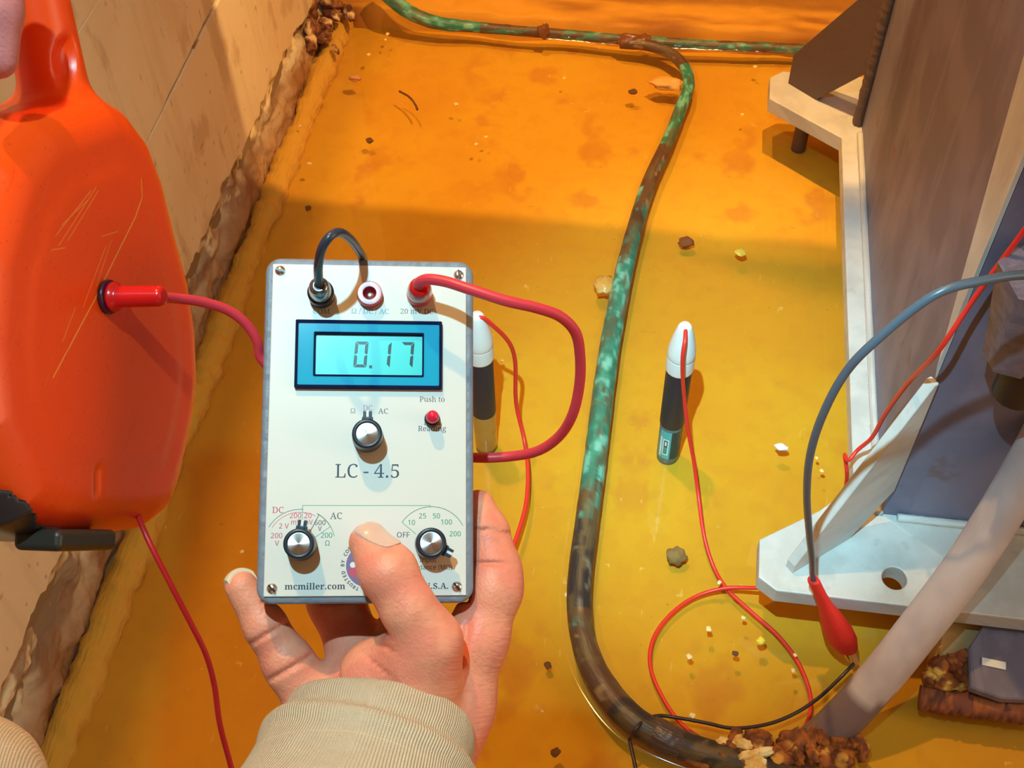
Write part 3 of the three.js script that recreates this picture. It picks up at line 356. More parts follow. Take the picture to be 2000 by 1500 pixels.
// ------------------------------------------------------------------ the meter
const MO = [-0.113,1.0947,-0.2832], MU = [0.97551,-0.10295,-0.19436], MV = [-0.12336,0.47553,-0.87101], MN = [0.1821,0.87366,0.45118];
const meter = frame(thing('voltmeter', 'handheld voltmeter with cream face, blue display reading 0.17 and three knobs', 'meter'), MO, MU, MV, MN);
{
  const cas = new THREE.ExtrudeGeometry(roundRect(86, 143.5, 5), { depth: 36, bevelEnabled: true, bevelSize: 1.6, bevelThickness: 1.6, bevelSegments: 3, curveSegments: 8 }).translate(0, 0, -38.6);
  mesh('case', uvFrom(mm(cas), (x, y, z) => [x * 8 + z * 3, y * 8 + z * 5]), M.caseGrey, meter);
  const S = 12.2, W = Math.round(83 * S), H = Math.round(140.7 * S), c = document.createElement('canvas'); c.width = W; c.height = H; const x = c.getContext('2d');
  const X = (u) => (u + 41.5) * S, Y = (v) => (70.35 - v) * S; x.fillStyle = '#e6e3da'; x.fillRect(0, 0, W, H);
  const txt = (s, u, v, h, col, font = 'serif', w = '') => { x.fillStyle = col; x.textAlign = 'center'; x.textBaseline = 'middle'; x.font = `${w} ${h * S}px ${font}`; x.fillText(s, X(u), Y(v)); };
  const INK = '#2c3550', RED = '#c8405c', GRN = '#1e8a6c', TEAL = '#3f8aa0';
  txt('COM', -20.4, 49.7, 3.2, TEAL); txt('\u03A9 / DC / AC', 0.2, 50.1, 3.2, TEAL); txt('20 mV DC', 20.2, 50.3, 3.1, '#44525f');
  txt('Push to', 27, 12, 3.1, INK); txt('Hold', 27, 2.0, 3.1, INK); txt('Reading', 27, -0.6, 3.1, INK);
  txt('\u03A9', -6.4, 6.8, 3.1, '#6d7f86'); txt('DC', -0.2, 8.1, 3.2, '#c07a98'); txt('AC', 6.3, 6.8, 3.2, INK); txt('LC - 4.5', 0.1, -18.7, 7.9, INK);
  txt('DC', -36.6, -34.9, 3.6, RED); txt('AC', -12.6, -37.4, 3.8, '#3a3f4c');
  for (const [s, u, v, col, h] of [['200', -36.8, -45.5, RED, 3], ['V', -36.6, -48.6, RED, 3], ['2 V', -34, -41.6, RED, 3], ['200', -29.3, -37.3, RED, 3], ['mV', -29.2, -40.0, RED, 2.8], ['20', -24.2, -37.3, RED, 3], ['mV', -24.2, -40.0, RED, 2.8], ['600', -19.2, -40.2, '#23323c', 2.9], ['V', -19.2, -42.6, '#23323c', 2.7], ['200', -16.4, -45.4, GRN, 3], ['\u03A9', -16.0, -48.6, GRN, 3], ['OFF', 15.2, -45.3, '#3a4656', 3.2], ['10', 18.6, -40.2, GRN, 3], ['25', 23.2, -37.5, GRN, 3], ['50', 29, -37.5, GRN, 3], ['100', 33.2, -40.0, GRN, 3], ['200', 36.9, -44.9, GRN, 3], ['Input', 25.6, -55.6, '#3d4a3f', 2.9], ['Impedance (M\u03A9)', 25.6, -58.7, '#3d5a3f', 2.7]]) txt(s, u, v, h, col, 'sans-serif');
  txt('mcmiller.com', -20.7, -66.3, 3.5, '#3a3f4c', 'serif', 'bold'); txt('U.S.A.', 29.2, -66.4, 3.4, INK, 'serif', 'bold');
  const line = (pts, col, w) => { x.strokeStyle = col; x.lineWidth = w * S; x.beginPath(); pts.forEach(([u, v], i) => (i ? x.lineTo(X(u), Y(v)) : x.moveTo(X(u), Y(v)))); x.stroke(); };
  const arc = (u, v, r, a0, a1, col, w) => { const p = []; for (let i = 0; i <= 40; i++) { const a = ((a0 + ((a1 - a0) * i) / 40) * Math.PI) / 180; p.push([u + r * Math.cos(a), v + r * Math.sin(a)]); } line(p, col, w); };
  line([[-26.5, -46], [-26.5, -33.1], [26.3, -33.1], [26.3, -33.9]], '#5fae94', 0.28);
  arc(-27.4, -49.3, 14.6, 85, 150, '#6b7a80', 0.26); arc(-27.4, -49.3, 13.4, 62, 148, '#d27a80', 0.26); arc(-27.4, -49.3, 14.6, 33, 62, '#4c5560', 0.28); arc(-27.4, -49.3, 14.6, 14, 33, '#5fae94', 0.28); line([[-19.6, -36.8], [-23.5, -44.5]], '#4c5560', 0.3); line([[-14.6, -41.6], [-21, -46.2]], '#5fae94', 0.28);
  arc(27, -48.4, 14.8, 28, 146, '#5d8f7e', 0.28); line([[14.7, -40.1], [20.5, -45]], '#5fae94', 0.28);
  const disc = (u, v, r, col) => { x.fillStyle = col; x.beginPath(); x.arc(X(u), Y(v), r * S, 0, Math.PI * 2); x.fill(); };
  disc(0.6, -57.9, 8.8, '#7d6f9e'); disc(-4.6, -60.4, 2.4, '#c9536b'); disc(-5.4, -57.6, 1.2, '#f2eaea');
  { const s = 'TRUSTED BY CORR'; x.font = `bold ${2.1 * S}px sans-serif`; x.fillStyle = '#4a4a58'; for (let i = 0; i < s.length; i++) { const a = ((247 - i * 8.5) * Math.PI) / 180; x.save(); x.translate(X(0.6 + 10.2 * Math.cos(a)), Y(-57.9 + 10.2 * Math.sin(a))); x.rotate(Math.PI / 2 - a); x.fillText(s[i], 0, 0); x.restore(); } }
  const tex = new THREE.CanvasTexture(c); tex.colorSpace = THREE.SRGBColorSpace; tex.anisotropy = 8;
  const fp = mm(new RoundedBoxGeometry(83, 140.7, 1.2, 2, 0.4).translate(0, 0, -0.6)); uvFrom(fp, (a, b) => [(a * 1000 + 41.5) / 83, (b * 1000 + 70.35) / 140.7]);
  mesh('face_plate', fp, std([1, 1, 1], { map: tex, roughness: 0.4 }), meter);
  // display: dark rim, blue frame with a window, recessed lcd
  const ring = (w, h, iw, ih, z, d) => { const s = roundRect(w, h, 0.6), q = new THREE.Path(roundRect(iw, ih, 0.5).getPoints(6)); s.holes.push(q); return new THREE.ExtrudeGeometry(s, { depth: d, bevelEnabled: false }).translate(0, 30.8, z); };
  mesh('display_rim', mm(ring(62, 29.4, 59.6, 26.6, 0, 2.4)), std([0.008, 0.012, 0.05], { roughness: 0.9, specularIntensity: 0.15 }), meter);
  const bez = mesh('display_bezel', mm(ring(59.8, 26.8, 45.6, 18.2, 0, 2.0)), std([0.012, 0.42, 0.68], { roughness: 0.12, clearcoat: 0.5 }), meter);
  mesh('window_rim', mm(ring(46.6, 19.2, 45.2, 17.7, 0.2, 2.1)), std([0.006, 0.012, 0.06], { roughness: 0.9, specularIntensity: 0.15 }), bez);
  const dc = document.createElement('canvas'); dc.width = 1024; dc.height = 410; const d = dc.getContext('2d'); d.fillStyle = '#43e0e2'; d.fillRect(0, 0, 1024, 410); d.fillStyle = '#5a8f98'; d.fillRect(0, 0, 1024, 18);
  d.fillStyle = '#0d3540'; const seg = (ox, on) => { const sh = (px, py) => [ox + px - (py - 190) * 0.075, py + 10], P = (l) => { d.beginPath(); l.forEach(([a, b], i) => { const q = sh(a, b); i ? d.lineTo(...q) : d.moveTo(...q); }); d.closePath(); d.fill(); };
    if (on.includes('a')) P([[6, 62], [124, 62], [96, 92], [34, 92]]); if (on.includes('d')) P([[6, 318], [124, 318], [96, 288], [34, 288]]);
    if (on.includes('b')) P([[128, 66], [128, 182], [117, 190], [98, 174], [98, 96]]); if (on.includes('c')) P([[128, 314], [128, 202], [117, 194], [98, 210], [98, 284]]); if (on.includes('f')) P([[2, 66], [2, 182], [13, 190], [32, 174], [32, 96]]); if (on.includes('e')) P([[2, 314], [2, 202], [13, 194], [32, 210], [32, 284]]); };
  seg(370, 'abcdef'); seg(592, 'bc'); seg(810, 'abc'); d.beginPath(); d.fillRect(515, 306, 28, 30);
  const dt = new THREE.CanvasTexture(dc); dt.colorSpace = THREE.SRGBColorSpace; const lcd = mm(new THREE.BoxGeometry(45.4, 18, 0.4).translate(0, 30.8, 0.3)); uvFrom(lcd, (a, b) => [(a * 1000 + 22.7) / 45.4, (b * 1000 - 30.8 + 9) / 18]);
  mesh('display_screen', lcd, std([1, 1, 1], { map: dt, roughness: 0.25 }), bez);
  // jacks
  const rotL = (pts, n) => lathe(pts, n).rotateX(Math.PI / 2);
  for (const [u, v, k] of [[-20.5, 56.3, 0], [0, 56.9, 1], [21.2, 57.6, 2]]) {
    const j = mesh('jack', mm(rotL([[3.1, 0], [5.4, 0], [5.5, 1], [5.3, 4.6], [4.9, 5], [3.1, 5], [2.9, 4.4], [2.9, 0.4], [0, 0.4]], 36).translate(u, v, 0)), k === 0 ? M.black : std([0.72, 0.03, 0.07], { roughness: 0.3 }), meter);
    if (k === 1) { mesh('jack_face', mm(rotL([[2.9, 5.02], [3.1, 5.12], [4.8, 5.12], [5.05, 4.95]], 36).translate(u, v, 0)), std([0.85, 0.6, 0.68], { roughness: 0.3 }), j); mesh('contact', mm(rotL([[0, 3.4], [1.2, 3.4], [1.8, 2.8], [1.8, 0.4]], 24).translate(u + 0.3, v - 0.6, 0)), M.metal, j); }
  }
  const knob = (u, v, ang) => { // black knurled body, pointer with a white line, turned metal cap
    const n = 48, k = mesh('knob', mm(rotL([[0, 0.5], [6.3, 0.5], [6.5, 1], [6.2, 12.4], [5.7, 13], [4.7, 13], [4.7, 12.6], [0, 12.6]], n).translate(u, v, 0)), std([0.015, 0.02, 0.035], { roughness: 0.35 }), meter);
    const cap = rotL([[0, 12.9], [0.2, 12.9], [4.3, 12.75], [4.6, 12.55]], 64); mesh('knob_cap', mm(cap.translate(u, v, 0)), std([0.9, 0.87, 0.84], { metalness: 1, roughness: 0.32, anisotropy: 0.85 }), k);
    const place = (g) => mm(g.rotateZ(ang).translate(u, v, 0)); const pr = []; for (const s of [-1, 1]) pr.push(new RoundedBoxGeometry(1.2, 4.4, 3.4, 2, 0.3).translate(s * 1.2, 7.6, 8.6)); pr.push(new RoundedBoxGeometry(4.6, 2.2, 3.4, 2, 0.4).translate(0, 6.3, 8.6));
    mesh('pointer', place(merge(pr)), std([0.02, 0.045, 0.08], { roughness: 0.3 }), k); mesh('pointer_line', place(new RoundedBoxGeometry(1.2, 3.2, 3.2, 2, 0.2).translate(0, 8.2, 8.5)), M.white, k);
  };
  knob(0, -4.5, 0.0); knob(-26.7, -49.3, -0.12); knob(26.5, -49.1, -2.05);
  const pb = mesh('push_button', mm(rotL([[2.6, 2.4], [2.75, 5], [2.7, 7], [2.2, 8.4], [1.2, 9.2], [0, 9.4]], 32).translate(27, 3.6, 0)), std([0.85, 0.02, 0.07], { roughness: 0.2 }), meter);
  mesh('button_collar', mm(rotL([[2.4, 0], [3.3, 0], [3.3, 2], [2.9, 2.8], [2.4, 2.8]], 32).translate(27, 3.4, 0)), M.black, pb);
  for (const [u, v, a] of [[-38.3, 67.3, 1.3], [38.2, 66.8, 0.1], [-38.1, -67, 0.75], [37.6, -66.7, 0.75]]) {
    const s = mesh('screw', mm(rotL([[0, 1.4], [0.9, 1.35], [1.7, 0.9], [2.25, 0.1], [2.25, 0]], 28).translate(u, v, 0)), std([0.72, 0.7, 0.7], { metalness: 1, roughness: 0.28 }), meter);
    mesh('slot', mm(new THREE.BoxGeometry(0.75, 4.0, 0.3).rotateZ(a).translate(u, v, 1.35)), M.black, s);
  }
}
// leads plugged into the meter (drawn in the meter's own axes, millimetres)
{
  const t = frame(thing('test_lead', 'black test lead in the left meter jack arching over the top edge', 'cable'), MO, MU, MV, MN), rotL = (pts, n = 32) => lathe(pts, n).rotateX(Math.PI / 2);
  mesh('plug', mm(rotL([[0, 5.1], [5.2, 5.1], [5.3, 6.6], [4.8, 7], [4.7, 11], [4.3, 16], [3.6, 18], [2.4, 18.4], [2.0, 18.2], [0, 18]]).translate(-20.5, 56.3, 0)), std([0.3, 0.33, 0.36], { metalness: 0.9, roughness: 0.18 }), t);
  mesh('plug_ring', mm(rotL([[4.8, 5.2], [5.6, 5.3], [5.6, 7.4], [4.9, 7.8]]).translate(-20.5, 56.3, 0)), M.black, t);
  mesh('cable', mm(sweep([[-20.5, 56.3, 16], [-20.43,58.14,22], [-19.71,61.34,34], [-17.36,65.9,44], [-14.52,69.33,46], [-11.58,72.08,42], [-7.85,73.44,30], [-5.09,73.84,14], [-3.4,75.62,-8], [-4, 78, -28], [-6, 72, -52], [-10, 30, -70], [-14, -30, -76], [-6, -100, -78], [10, -170, -80]], 1.9, 200, 14)), M.blackCable, t);
  const r = frame(thing('test_lead', 'red test lead looping from the right meter jack behind the meter to the orange reel', 'cable'), MO, MU, MV, MN);
  mesh('plug', mm(rotL([[0, 5.1], [4.9, 5.1], [5.1, 5.6], [5, 9], [4.4, 13], [3.4, 14.6], [0, 14.8]]).translate(21.2, 57.6, 0)), M.redPlug, r);
  mesh('plug_sleeve', mm(rotL([[5.05, 5.2], [5.35, 6], [5.2, 9.4], [4.7, 12.2], [4.3, 12.6]]).translate(21.2, 57.6, 0)), std([0.85, 0.62, 0.62], { roughness: 0.15, transmission: 0.4, thickness: 0 }), r);
  const reelEnd = [[-51.31,38.94,-52], [-52.7,45.89,-48], [-57.82,53.67,-44], [-65.57,58.91,-40], [-76.2,61.13,-34], [-86.1,60.66,-26], [-90.97,59.07,-18]];
  mesh('cable', mm(sweep([[21.2, 57.6, 11], [20.74,58.44,17], [23.63,58.99,21], [30.53,57.67,24], [41.93,53.15,28], [56.47,48.16,30], [69.31,45.84,28], [79.63,43.71,22], [86.97,38.79,14], [90.3,29.74,4], [91.19,19.17,-6], [89.53,8.18,-16], [85.07,0.09,-28], [76.87,-5.31,-38], [65.34,-7.06,-46], [48.94,-7.4,-50], [32.39,-4.86,-54], [3.6,8.53,-56], [-30,22.85,-56], ...reelEnd], 2.35, 320, 16)), M.redLead, r);
}

// ------------------------------------------------------------------ orange reel (its own axes: across the face, up, out of the face; millimetres)
{
  const t = frame(thing('wire_reel', 'scratched orange plastic hand reel with a red plug in its face', 'reel'), [-0.2321,1.0955,-0.2905], [0.11356,-0.7718,-0.62565], [-0.10001,0.61764,-0.78008], [0.98848,0.15116,-0.00705]);
  const out = [[-15, 120], [8, 130], [27, 129], [47, 119], [62, 101], [75, 76], [88, 54], [96, 28], [98, 2], [94, -18], [86, -36], [77, -54], [67, -65], [50, -70], [14, -68], [-24, -63], [-52, -54], [-80, -20], [-86, 15], [-82, 50], [-66, 86], [-42, 110]];
  const body = (x, y, z) => { const d2 = poly2(out, x, y) + 20, q = Math.abs(z + 31) - 11; return Math.hypot(Math.max(d2, 0), Math.max(q, 0)) + Math.min(Math.max(d2, q), 0) - 20; };
  const slots = [[[-5.18,-42.01,0], [0, 4.5, 0], 2.4], [[102.57,50.9,-18], [0, 9, 0], 2.4], [[103.12,-23.6,-18], [0, 9, 0], 2.2], [[70.23,-61.42,-12], [0, 7, 0], 2.2]];
  const all = (x, y, z) => {
    let d = body(x, y, z); const inner = poly2(out, x, y) + 30; d -= 0.6 * smooth(3, -6, inner) * smooth(-8, 0, z);   // raised centre of the face
    let h = cone(x, y, z, [18, 105, -30], [-24, 215, -30], 16, 13); h = smin(h, cone(x, y, z, [-24, 215, -30], [-80, 232, -30], 13, 12), 10); h = smin(h, cone(x, y, z, [-80, 232, -30], [-104, 60, -30], 12, 14), 10); d = smin(d, h, 9);
    for (const [p, e, r] of slots) d = smax(d, -cone(x, y, z, [p[0], p[1] - e[1], p[2] + 1], [p[0], p[1] + e[1], p[2] + 1], r, r), 2);
    const hp = [-2.31,141.51,-17]; return smax(d, -(Math.hypot((x - hp[0]) / 1.1, (y - hp[1]) / 2.0, z - hp[2]) - 5), 3);
  };
  const g = nets(all, [-130, -85, -75], [112, 255, 12], 2.4);
  const c = document.createElement('canvas'); c.width = 1024; c.height = 1024; const x = c.getContext('2d'); x.fillStyle = '#ff4a06'; x.fillRect(0, 0, 1024, 1024);
  const px = (p) => [((p[0] + 130) / 260) * 1024, ((130 - p[1]) / 260) * 1024], r = rng(3);
  for (let i = 0; i < 2200; i++) { x.fillStyle = r() < 0.5 ? 'rgba(170,30,0,0.22)' : 'rgba(255,140,60,0.2)'; x.fillRect(r() * 1024, r() * 1024, 2 + r() * 2, 2 + r() * 2); }
  const scr = (pts, w, col) => { x.strokeStyle = col; x.lineWidth = w; x.beginPath(); pts.forEach((p, i) => { const q = px(p); i ? x.lineTo(...q) : x.moveTo(...q); }); x.stroke(); };
  scr([[30.19,94.83,0], [30.19,86.1,0], [23.97,75.82,0], [6.93,55.41,0], [-9.87,35.06,0], [-24.93,18.09,0], [-38.8,2.48,0]], 3.2, '#ff9a3c');
  for (const [a, b] of [[[-7.54,84.74,0], [-34.97,56.33,0]], [[-11.42,82.59,0], [-37.42,59.79,0]], [[-14.48,77.76,0], [-32.85,64.95,0]], [[-5.97,83.45,0], [-28.56,59.16,0]], [[-39.84,54.12,0], [-30.36,56.01,0]], [[-3.6,63.87,0], [9.42,67.71,0]], [[0,60.28,0], [-17.51,32.39,0]], [[4.05,62.99,0], [-7.54,41.82,0]], [[-32.14,17.2,0], [-23.1,32.04,0]]]) scr([a, b], 1.8, '#ff8a3a');
  for (let i = 0; i < 40; i++) { const a = [-70 + r() * 110, -40 + r() * 130], l = 4 + r() * 14; scr([[a[0], a[1]], [a[0] - l * 0.5, a[1] - l]], 0.8, r() < 0.6 ? 'rgba(255,150,70,0.55)' : 'rgba(190,40,0,0.5)'); }
  const tex = new THREE.CanvasTexture(c); tex.colorSpace = THREE.SRGBColorSpace;
  uvFrom(g, (a, b) => [clamp((a + 130) / 260), clamp((b + 130) / 260)]); mesh('body', mm(g), std([1, 1, 1], { map: tex, roughness: 0.38, clearcoat: 0.25, clearcoatRoughness: 0.3 }), t);
  const edge = (a) => (a < -58 ? -41 : a < -37 ? lerp(-41, -57, (a + 58) / 21) : lerp(-57, -66, (a + 37) / 40));
  const shoe = nets((a, b, n) => smax(smax(body(a, b, n) - 3.5, -(body(a, b, n) + 1), 0.6), smax(b - edge(a), a - 6, 1), 1.2), [-100, -80, -75], [14, -25, 8], 2);
  mesh('base_clamp', mm(shoe), std([0.035, 0.03, 0.035], { roughness: 0.3 }), t);
  mesh('clamp_tongue', mm(new RoundedBoxGeometry(44, 9, 22, 3, 3).rotateZ(-0.12).translate(-16, -66, -8)), std([0.03, 0.026, 0.02], { roughness: 0.4 }), t);
  const rot = (pts) => lathe(pts, 36).rotateX(Math.PI / 2), [sx, sy] = [0,37.95,0];
  mesh('socket', mm(rot([[0, 1], [7.4, 1], [7.6, 2.4], [7.2, 3.4], [0, 3.4]]).translate(sx, sy, 0)), std([0.05, 0.01, 0.03], { roughness: 0.3 }), t);
  mesh('plug', mm(rot([[0, 3.4], [6.6, 3.4], [6.6, 5.4], [5.2, 6.4], [4.7, 8], [4.6, 26], [3.9, 28], [2.6, 28.5], [0, 28.5]]).rotateX(0).translate(sx, sy, 0)), M.redPlug, t);
}

// ------------------------------------------------------------------ the person: right hand under the meter, sleeve, left finger on the reel, trouser leg
{
  const who = frame(thing('person', 'person in beige knit sleeve holding the meter, with another finger on the orange reel', 'person'), MO, MU, MV, MN);
  const bones = [ // [a, b, ra, rb, blend]; pixel-true joints in the meter's axes
    [[1.21,-48.84,9.5], [9.28,-60.91,15], 8.2, 11.2, 5], [[9.28,-60.91,15], [17.6,-75.55,14], 11.2, 10.2, 5], [[17.6,-75.55,14], [24.99,-88.33,8], 10.4, 12.6, 6], [[25.64,-89.19,7], [18.63,-120.15,-14], 13, 21, 8], [[6.75,-100.98,-10], [19.44,-98.81,-6], 12.5, 17, 12], [[2.49,-105.37,-14], [16.52,-120.53,-18], 13, 20, 12],
    [[48.15,-32.01,-24], [51.6,-43.77,-22], 7.6, 9.3, 4], [[51.6,-43.77,-22], [54.53,-59.33,-20], 9.6, 10.8, 5], [[54.53,-59.33,-20], [53.97,-68.09,-19], 11.6, 12, 5], [[53.97,-68.09,-19], [46.92,-89.28,-20], 12, 12.5, 6], [[46.92,-89.28,-20], [38.01,-117.42,-26], 12.5, 15, 8],
    [[23.41,-32.58,-50], [21.22,-52.39,-51], 8, 9.5, 4], [[21.22,-52.39,-51], [18.6,-74.28,-51], 10, 11, 5], [[18.6,-74.28,-51], [18.67,-100.63,-36], 11, 13, 8],
    [[-23.95,-41.85,-50], [-20.05,-55.68,-51], 8, 9.6, 4], [[-20.05,-55.68,-51], [-14.91,-71.75,-51], 10.5, 11.6, 5], [[-14.91,-71.75,-51], [-1.01,-105.02,-40], 11.6, 12.6, 8],
    [[-53.37,-66.1,-24], [-42.73,-83.45,-26], 7.2, 8.6, 4], [[-42.73,-83.45,-26], [-32.86,-99.15,-29], 8.7, 9.6, 5], [[-32.86,-99.15,-29], [-21.14,-118.14,-32], 9.6, 11.5, 8],
    [[-16.17,-121.22,-30], [-2.67,-137.56,-24], 13.5, 20, 12], [[-0.92,-107.07,-38], [10.07,-125.68,-28], 14, 20, 14], [[20.93,-102.84,-36], [20.99,-125.86,-28], 14, 20, 14], [[38.01,-117.42,-26], [29.62,-135.82,-22], 15, 17, 12], [[10.2,-130.81,-18], [6.88,-145.81,4], 26, 24, 14],
  ];
  const crease = [[[-40.33,-85.35,-18], [0.5, -0.86, 0], 1.1, 1.3], [[-30.98,-99.68,-20], [0.5, -0.86, 0], 1.3, 1.6], [[-21.85,-113.62,-22], [0.64, -0.77, 0], 1.2, 1.6], [[53.52,-43.36,-12], [0.1, 1, 0], 0.9, 1.3], [[50.69,-56.89,-10], [0.1, 1, 0], 0.9, 1.3], [[-8.73,-108.34,-14], [0.94, 0.34, 0], 1.2, 1.2], [[8.2,-84.24,4], [0.5, 0.85, 0], 1.2, 1.2], [[7.44,-90.35,4], [0.35, 0.94, 0], 1, 0.8], [[5.44,-98.16,2], [0.6, 0.8, 0], 1, 0.6], [[40.78,-91.88,-8], [0.98, -0.2, 0], 1.6, 1.6]];
  const caseD = (x, y, z) => { const q = [Math.abs(x) - 44.3, Math.abs(y) - 73.2, Math.abs(z + 19.4) - 20.6]; return Math.hypot(Math.max(q[0], 0), Math.max(q[1], 0), Math.max(q[2], 0)) + Math.min(Math.max(...q), 0); };
  const hand = (x, y, z) => { let d = 1e3; for (const [a, b, ra, rb, k] of bones) { const c = cone(x, y, z, a, b, ra, rb); if (c < d + k) d = smin(d, c, k); }
    if (Math.abs(d) < 6) { for (const [p, n, w, dep] of crease) { const dx = x - p[0], dy = y - p[1], dz = z - p[2]; const r = Math.hypot(dx, dy, dz); if (r < 16) d += dep * Math.exp(-(((dx * n[0] + dy * n[1]) / w) ** 2)) * smooth(15, 7, r); } d += 0.25 * (fbm(x * 0.1, y * 0.1, z * 0.1, 2) - 0.5); }
    return smax(d, -caseD(x, y, z), 0.8); };
  const g = nets(hand, [-75, -185, -75], [85, 30, 70], 1.6);
  const skinTex = dataTex(512, 512, (u, v) => fbm(u * 60, v * 60, 1, 4), false);
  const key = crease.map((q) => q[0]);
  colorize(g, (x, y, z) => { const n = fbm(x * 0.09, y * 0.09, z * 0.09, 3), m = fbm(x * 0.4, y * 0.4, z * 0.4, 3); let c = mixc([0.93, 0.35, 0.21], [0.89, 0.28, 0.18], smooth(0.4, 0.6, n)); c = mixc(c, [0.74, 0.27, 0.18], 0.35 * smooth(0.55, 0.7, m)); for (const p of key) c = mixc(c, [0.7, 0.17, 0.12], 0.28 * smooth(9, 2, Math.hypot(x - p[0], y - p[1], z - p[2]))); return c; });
  uvFrom(g, (x, y, z) => [x / 60 + z / 90, y / 60]); const skin = std([1, 1, 1], { vertexColors: true, roughness: 0.5, bumpMap: skinTex, bumpScale: 0.00022 });
  const h = mesh('right_hand', mm(g), skin, who); h.userData.label = 'right hand gripping the meter';
  const nailMat = std([0.78, 0.5, 0.38], { roughness: 0.25, clearcoat: 0.4 });
  const nail = (c, ax, n, ra, rb, rc, lift) => { const a = V3(ax).normalize(), w = V3(n).addScaledVector(a, -V3(n).dot(a)).normalize(), b = new THREE.Vector3().crossVectors(w, a), C = V3(c); return nets((x, y, z) => { const p = new THREE.Vector3(x, y, z).sub(C); const u = p.dot(a) / ra, v = p.dot(b) / rb, q = p.dot(w) / rc; const e = (Math.pow(u * u * u * u + v * v * v * v, 0.25)) - 1, sl = Math.abs(q) - 1; return Math.max(smax(hand(x, y, z) - lift, -(hand(x, y, z) + 0.6), 0.2), e * 5, sl * 3); }, [c[0] - 12, c[1] - 12, c[2] - 12], [c[0] + 12, c[1] + 12, c[2] + 12], 0.5); };
  mesh('nail', mm(nail([4.8,-46.4,15], [-0.5, 0.85, -0.1], [0.62, 0.35, 0.7], 7.6, 5.8, 7, 0.55)), nailMat, h);
  mesh('nail', mm(nail([-56.15,-63.02,-28], [-0.5, 0.86, 0.1], [-0.55, 0.3, -0.78], 7, 6, 8, 0.9)), std([0.85, 0.72, 0.52], { roughness: 0.3 }), h);
  // knit sleeve: rings along the forearm, front lip turned back, two folds
  const rings = 70, sides = 96, pos = [], uv = [], idx = [], AX = new THREE.Vector3(-0.24, -0.62, 0.75).normalize(), UP = new THREE.Vector3(0.03, 0.77, 0.62), C0 = V3([5.58,-127.96,-12]); UP.addScaledVector(AX, -UP.dot(AX)).normalize(); const SD = new THREE.Vector3().crossVectors(UP, AX).normalize();
  for (let i = 0; i <= rings; i++) for (let j = 0; j <= sides; j++) {
    const s = i / rings, a = (j / sides) * 2 * Math.PI, L = s < 0.06 ? -3 * Math.sin((s / 0.06) * Math.PI / 2) + 3 : (s - 0.06) * 170, inner = s < 0.06 ? (1 - s / 0.06) * 3 : 0;
    const fold = 3.2 * Math.exp(-(((L - 20 - 4 * Math.sin(a * 2 + 1)) / 5) ** 2)) - 2.6 * Math.exp(-(((L - 13 - 4 * Math.sin(a * 2 + 0.6)) / 4.5) ** 2)) + 2.6 * Math.exp(-(((L - 52 - 10 * Math.sin(a * 1 + 2)) / 10) ** 2)) + 2.4 * (fbm(L * 0.05, Math.cos(a) * 2, Math.sin(a) * 2, 3) - 0.5);
    const rx = 40.5 + 0.16 * L - inner + fold, ry = 37 + 0.05 * L - inner + fold, slant = 5 * Math.cos(a * 2 + 0.4);
    const p = C0.clone().addScaledVector(AX, L + slant * Math.exp(-L / 25)).addScaledVector(SD, rx * Math.sin(a)).addScaledVector(UP, ry * Math.cos(a)); pos.push(p.x, p.y, p.z); uv.push((a / (2 * Math.PI)) * 7, L / 34);
  }
  for (let i = 0; i < rings; i++) for (let j = 0; j < sides; j++) { const a = i * (sides + 1) + j, b = a + sides + 1; idx.push(a, a + 1, b, b, a + 1, b + 1); }
  const sg = new THREE.BufferGeometry(); sg.setAttribute('position', new THREE.Float32BufferAttribute(pos, 3)); sg.setAttribute('uv', new THREE.Float32BufferAttribute(uv, 2)); sg.setIndex(idx); sg.computeVertexNormals();
  const clothTex = dataTex(512, 512, (u, v) => mixc([0.82, 0.69, 0.49], [0.74, 0.61, 0.43], fbm(u * 14, v * 14, 3, 4)));
  const cloth = std([1, 1, 1], { map: clothTex, roughness: 0.95, bumpMap: knitBump, bumpScale: 0.0009, sheen: 0.4 });
  mesh('sleeve', mm(sg), cloth, who);
  // things of the same person that are given in room axes are brought into the group's axes
  who.updateMatrixWorld(true); const inv = who.matrixWorld.clone().invert(), local = (p) => V3(p).applyMatrix4(inv).multiplyScalar(1000).toArray();
  const f0 = local([-0.2603,1.2484,-0.3762]), f1 = local([-0.2564,1.2369,-0.3571]), f2 = local([-0.2567,1.224,-0.3454]);
  const lf = (x, y, z) => smin(cone(x, y, z, f0, f1, 9.6, 9.2), cone(x, y, z, f1, f2, 9.2, 8.2), 4);
  const lg = nets(lf, [0, 1, 2].map((k) => Math.min(f0[k], f1[k], f2[k]) - 14), [0, 1, 2].map((k) => Math.max(f0[k], f1[k], f2[k]) + 14), 1.6);
  colorize(lg, (x, y, z) => mixc([0.62, 0.2, 0.2], [0.56, 0.16, 0.15], fbm(x * 0.1, y * 0.1, z * 0.1, 3))); uvFrom(lg, (x, y, z) => [x / 60, y / 60]); mesh('left_finger', mm(lg), skin, who).userData.label = 'finger curled over the reel handle';
  const k0 = local([-0.4776,0.6103,-0.2444]), k1 = local([-0.6114,0.4223,-0.1419]), kn = nets((x, y, z) => cone(x, y, z, k0, k1, 62, 90) + 3 * (fbm(x * 0.03, y * 0.03, z * 0.03, 3) - 0.5), [0, 1, 2].map((k) => Math.min(k0[k], k1[k]) - 95), [0, 1, 2].map((k) => Math.max(k0[k], k1[k]) + 95), 6);
  uvFrom(kn, (x, y, z) => [x / 60, y / 60]); mesh('trouser_leg', mm(kn), cloth, who).userData.label = 'beige cloth at the lower left corner';
}

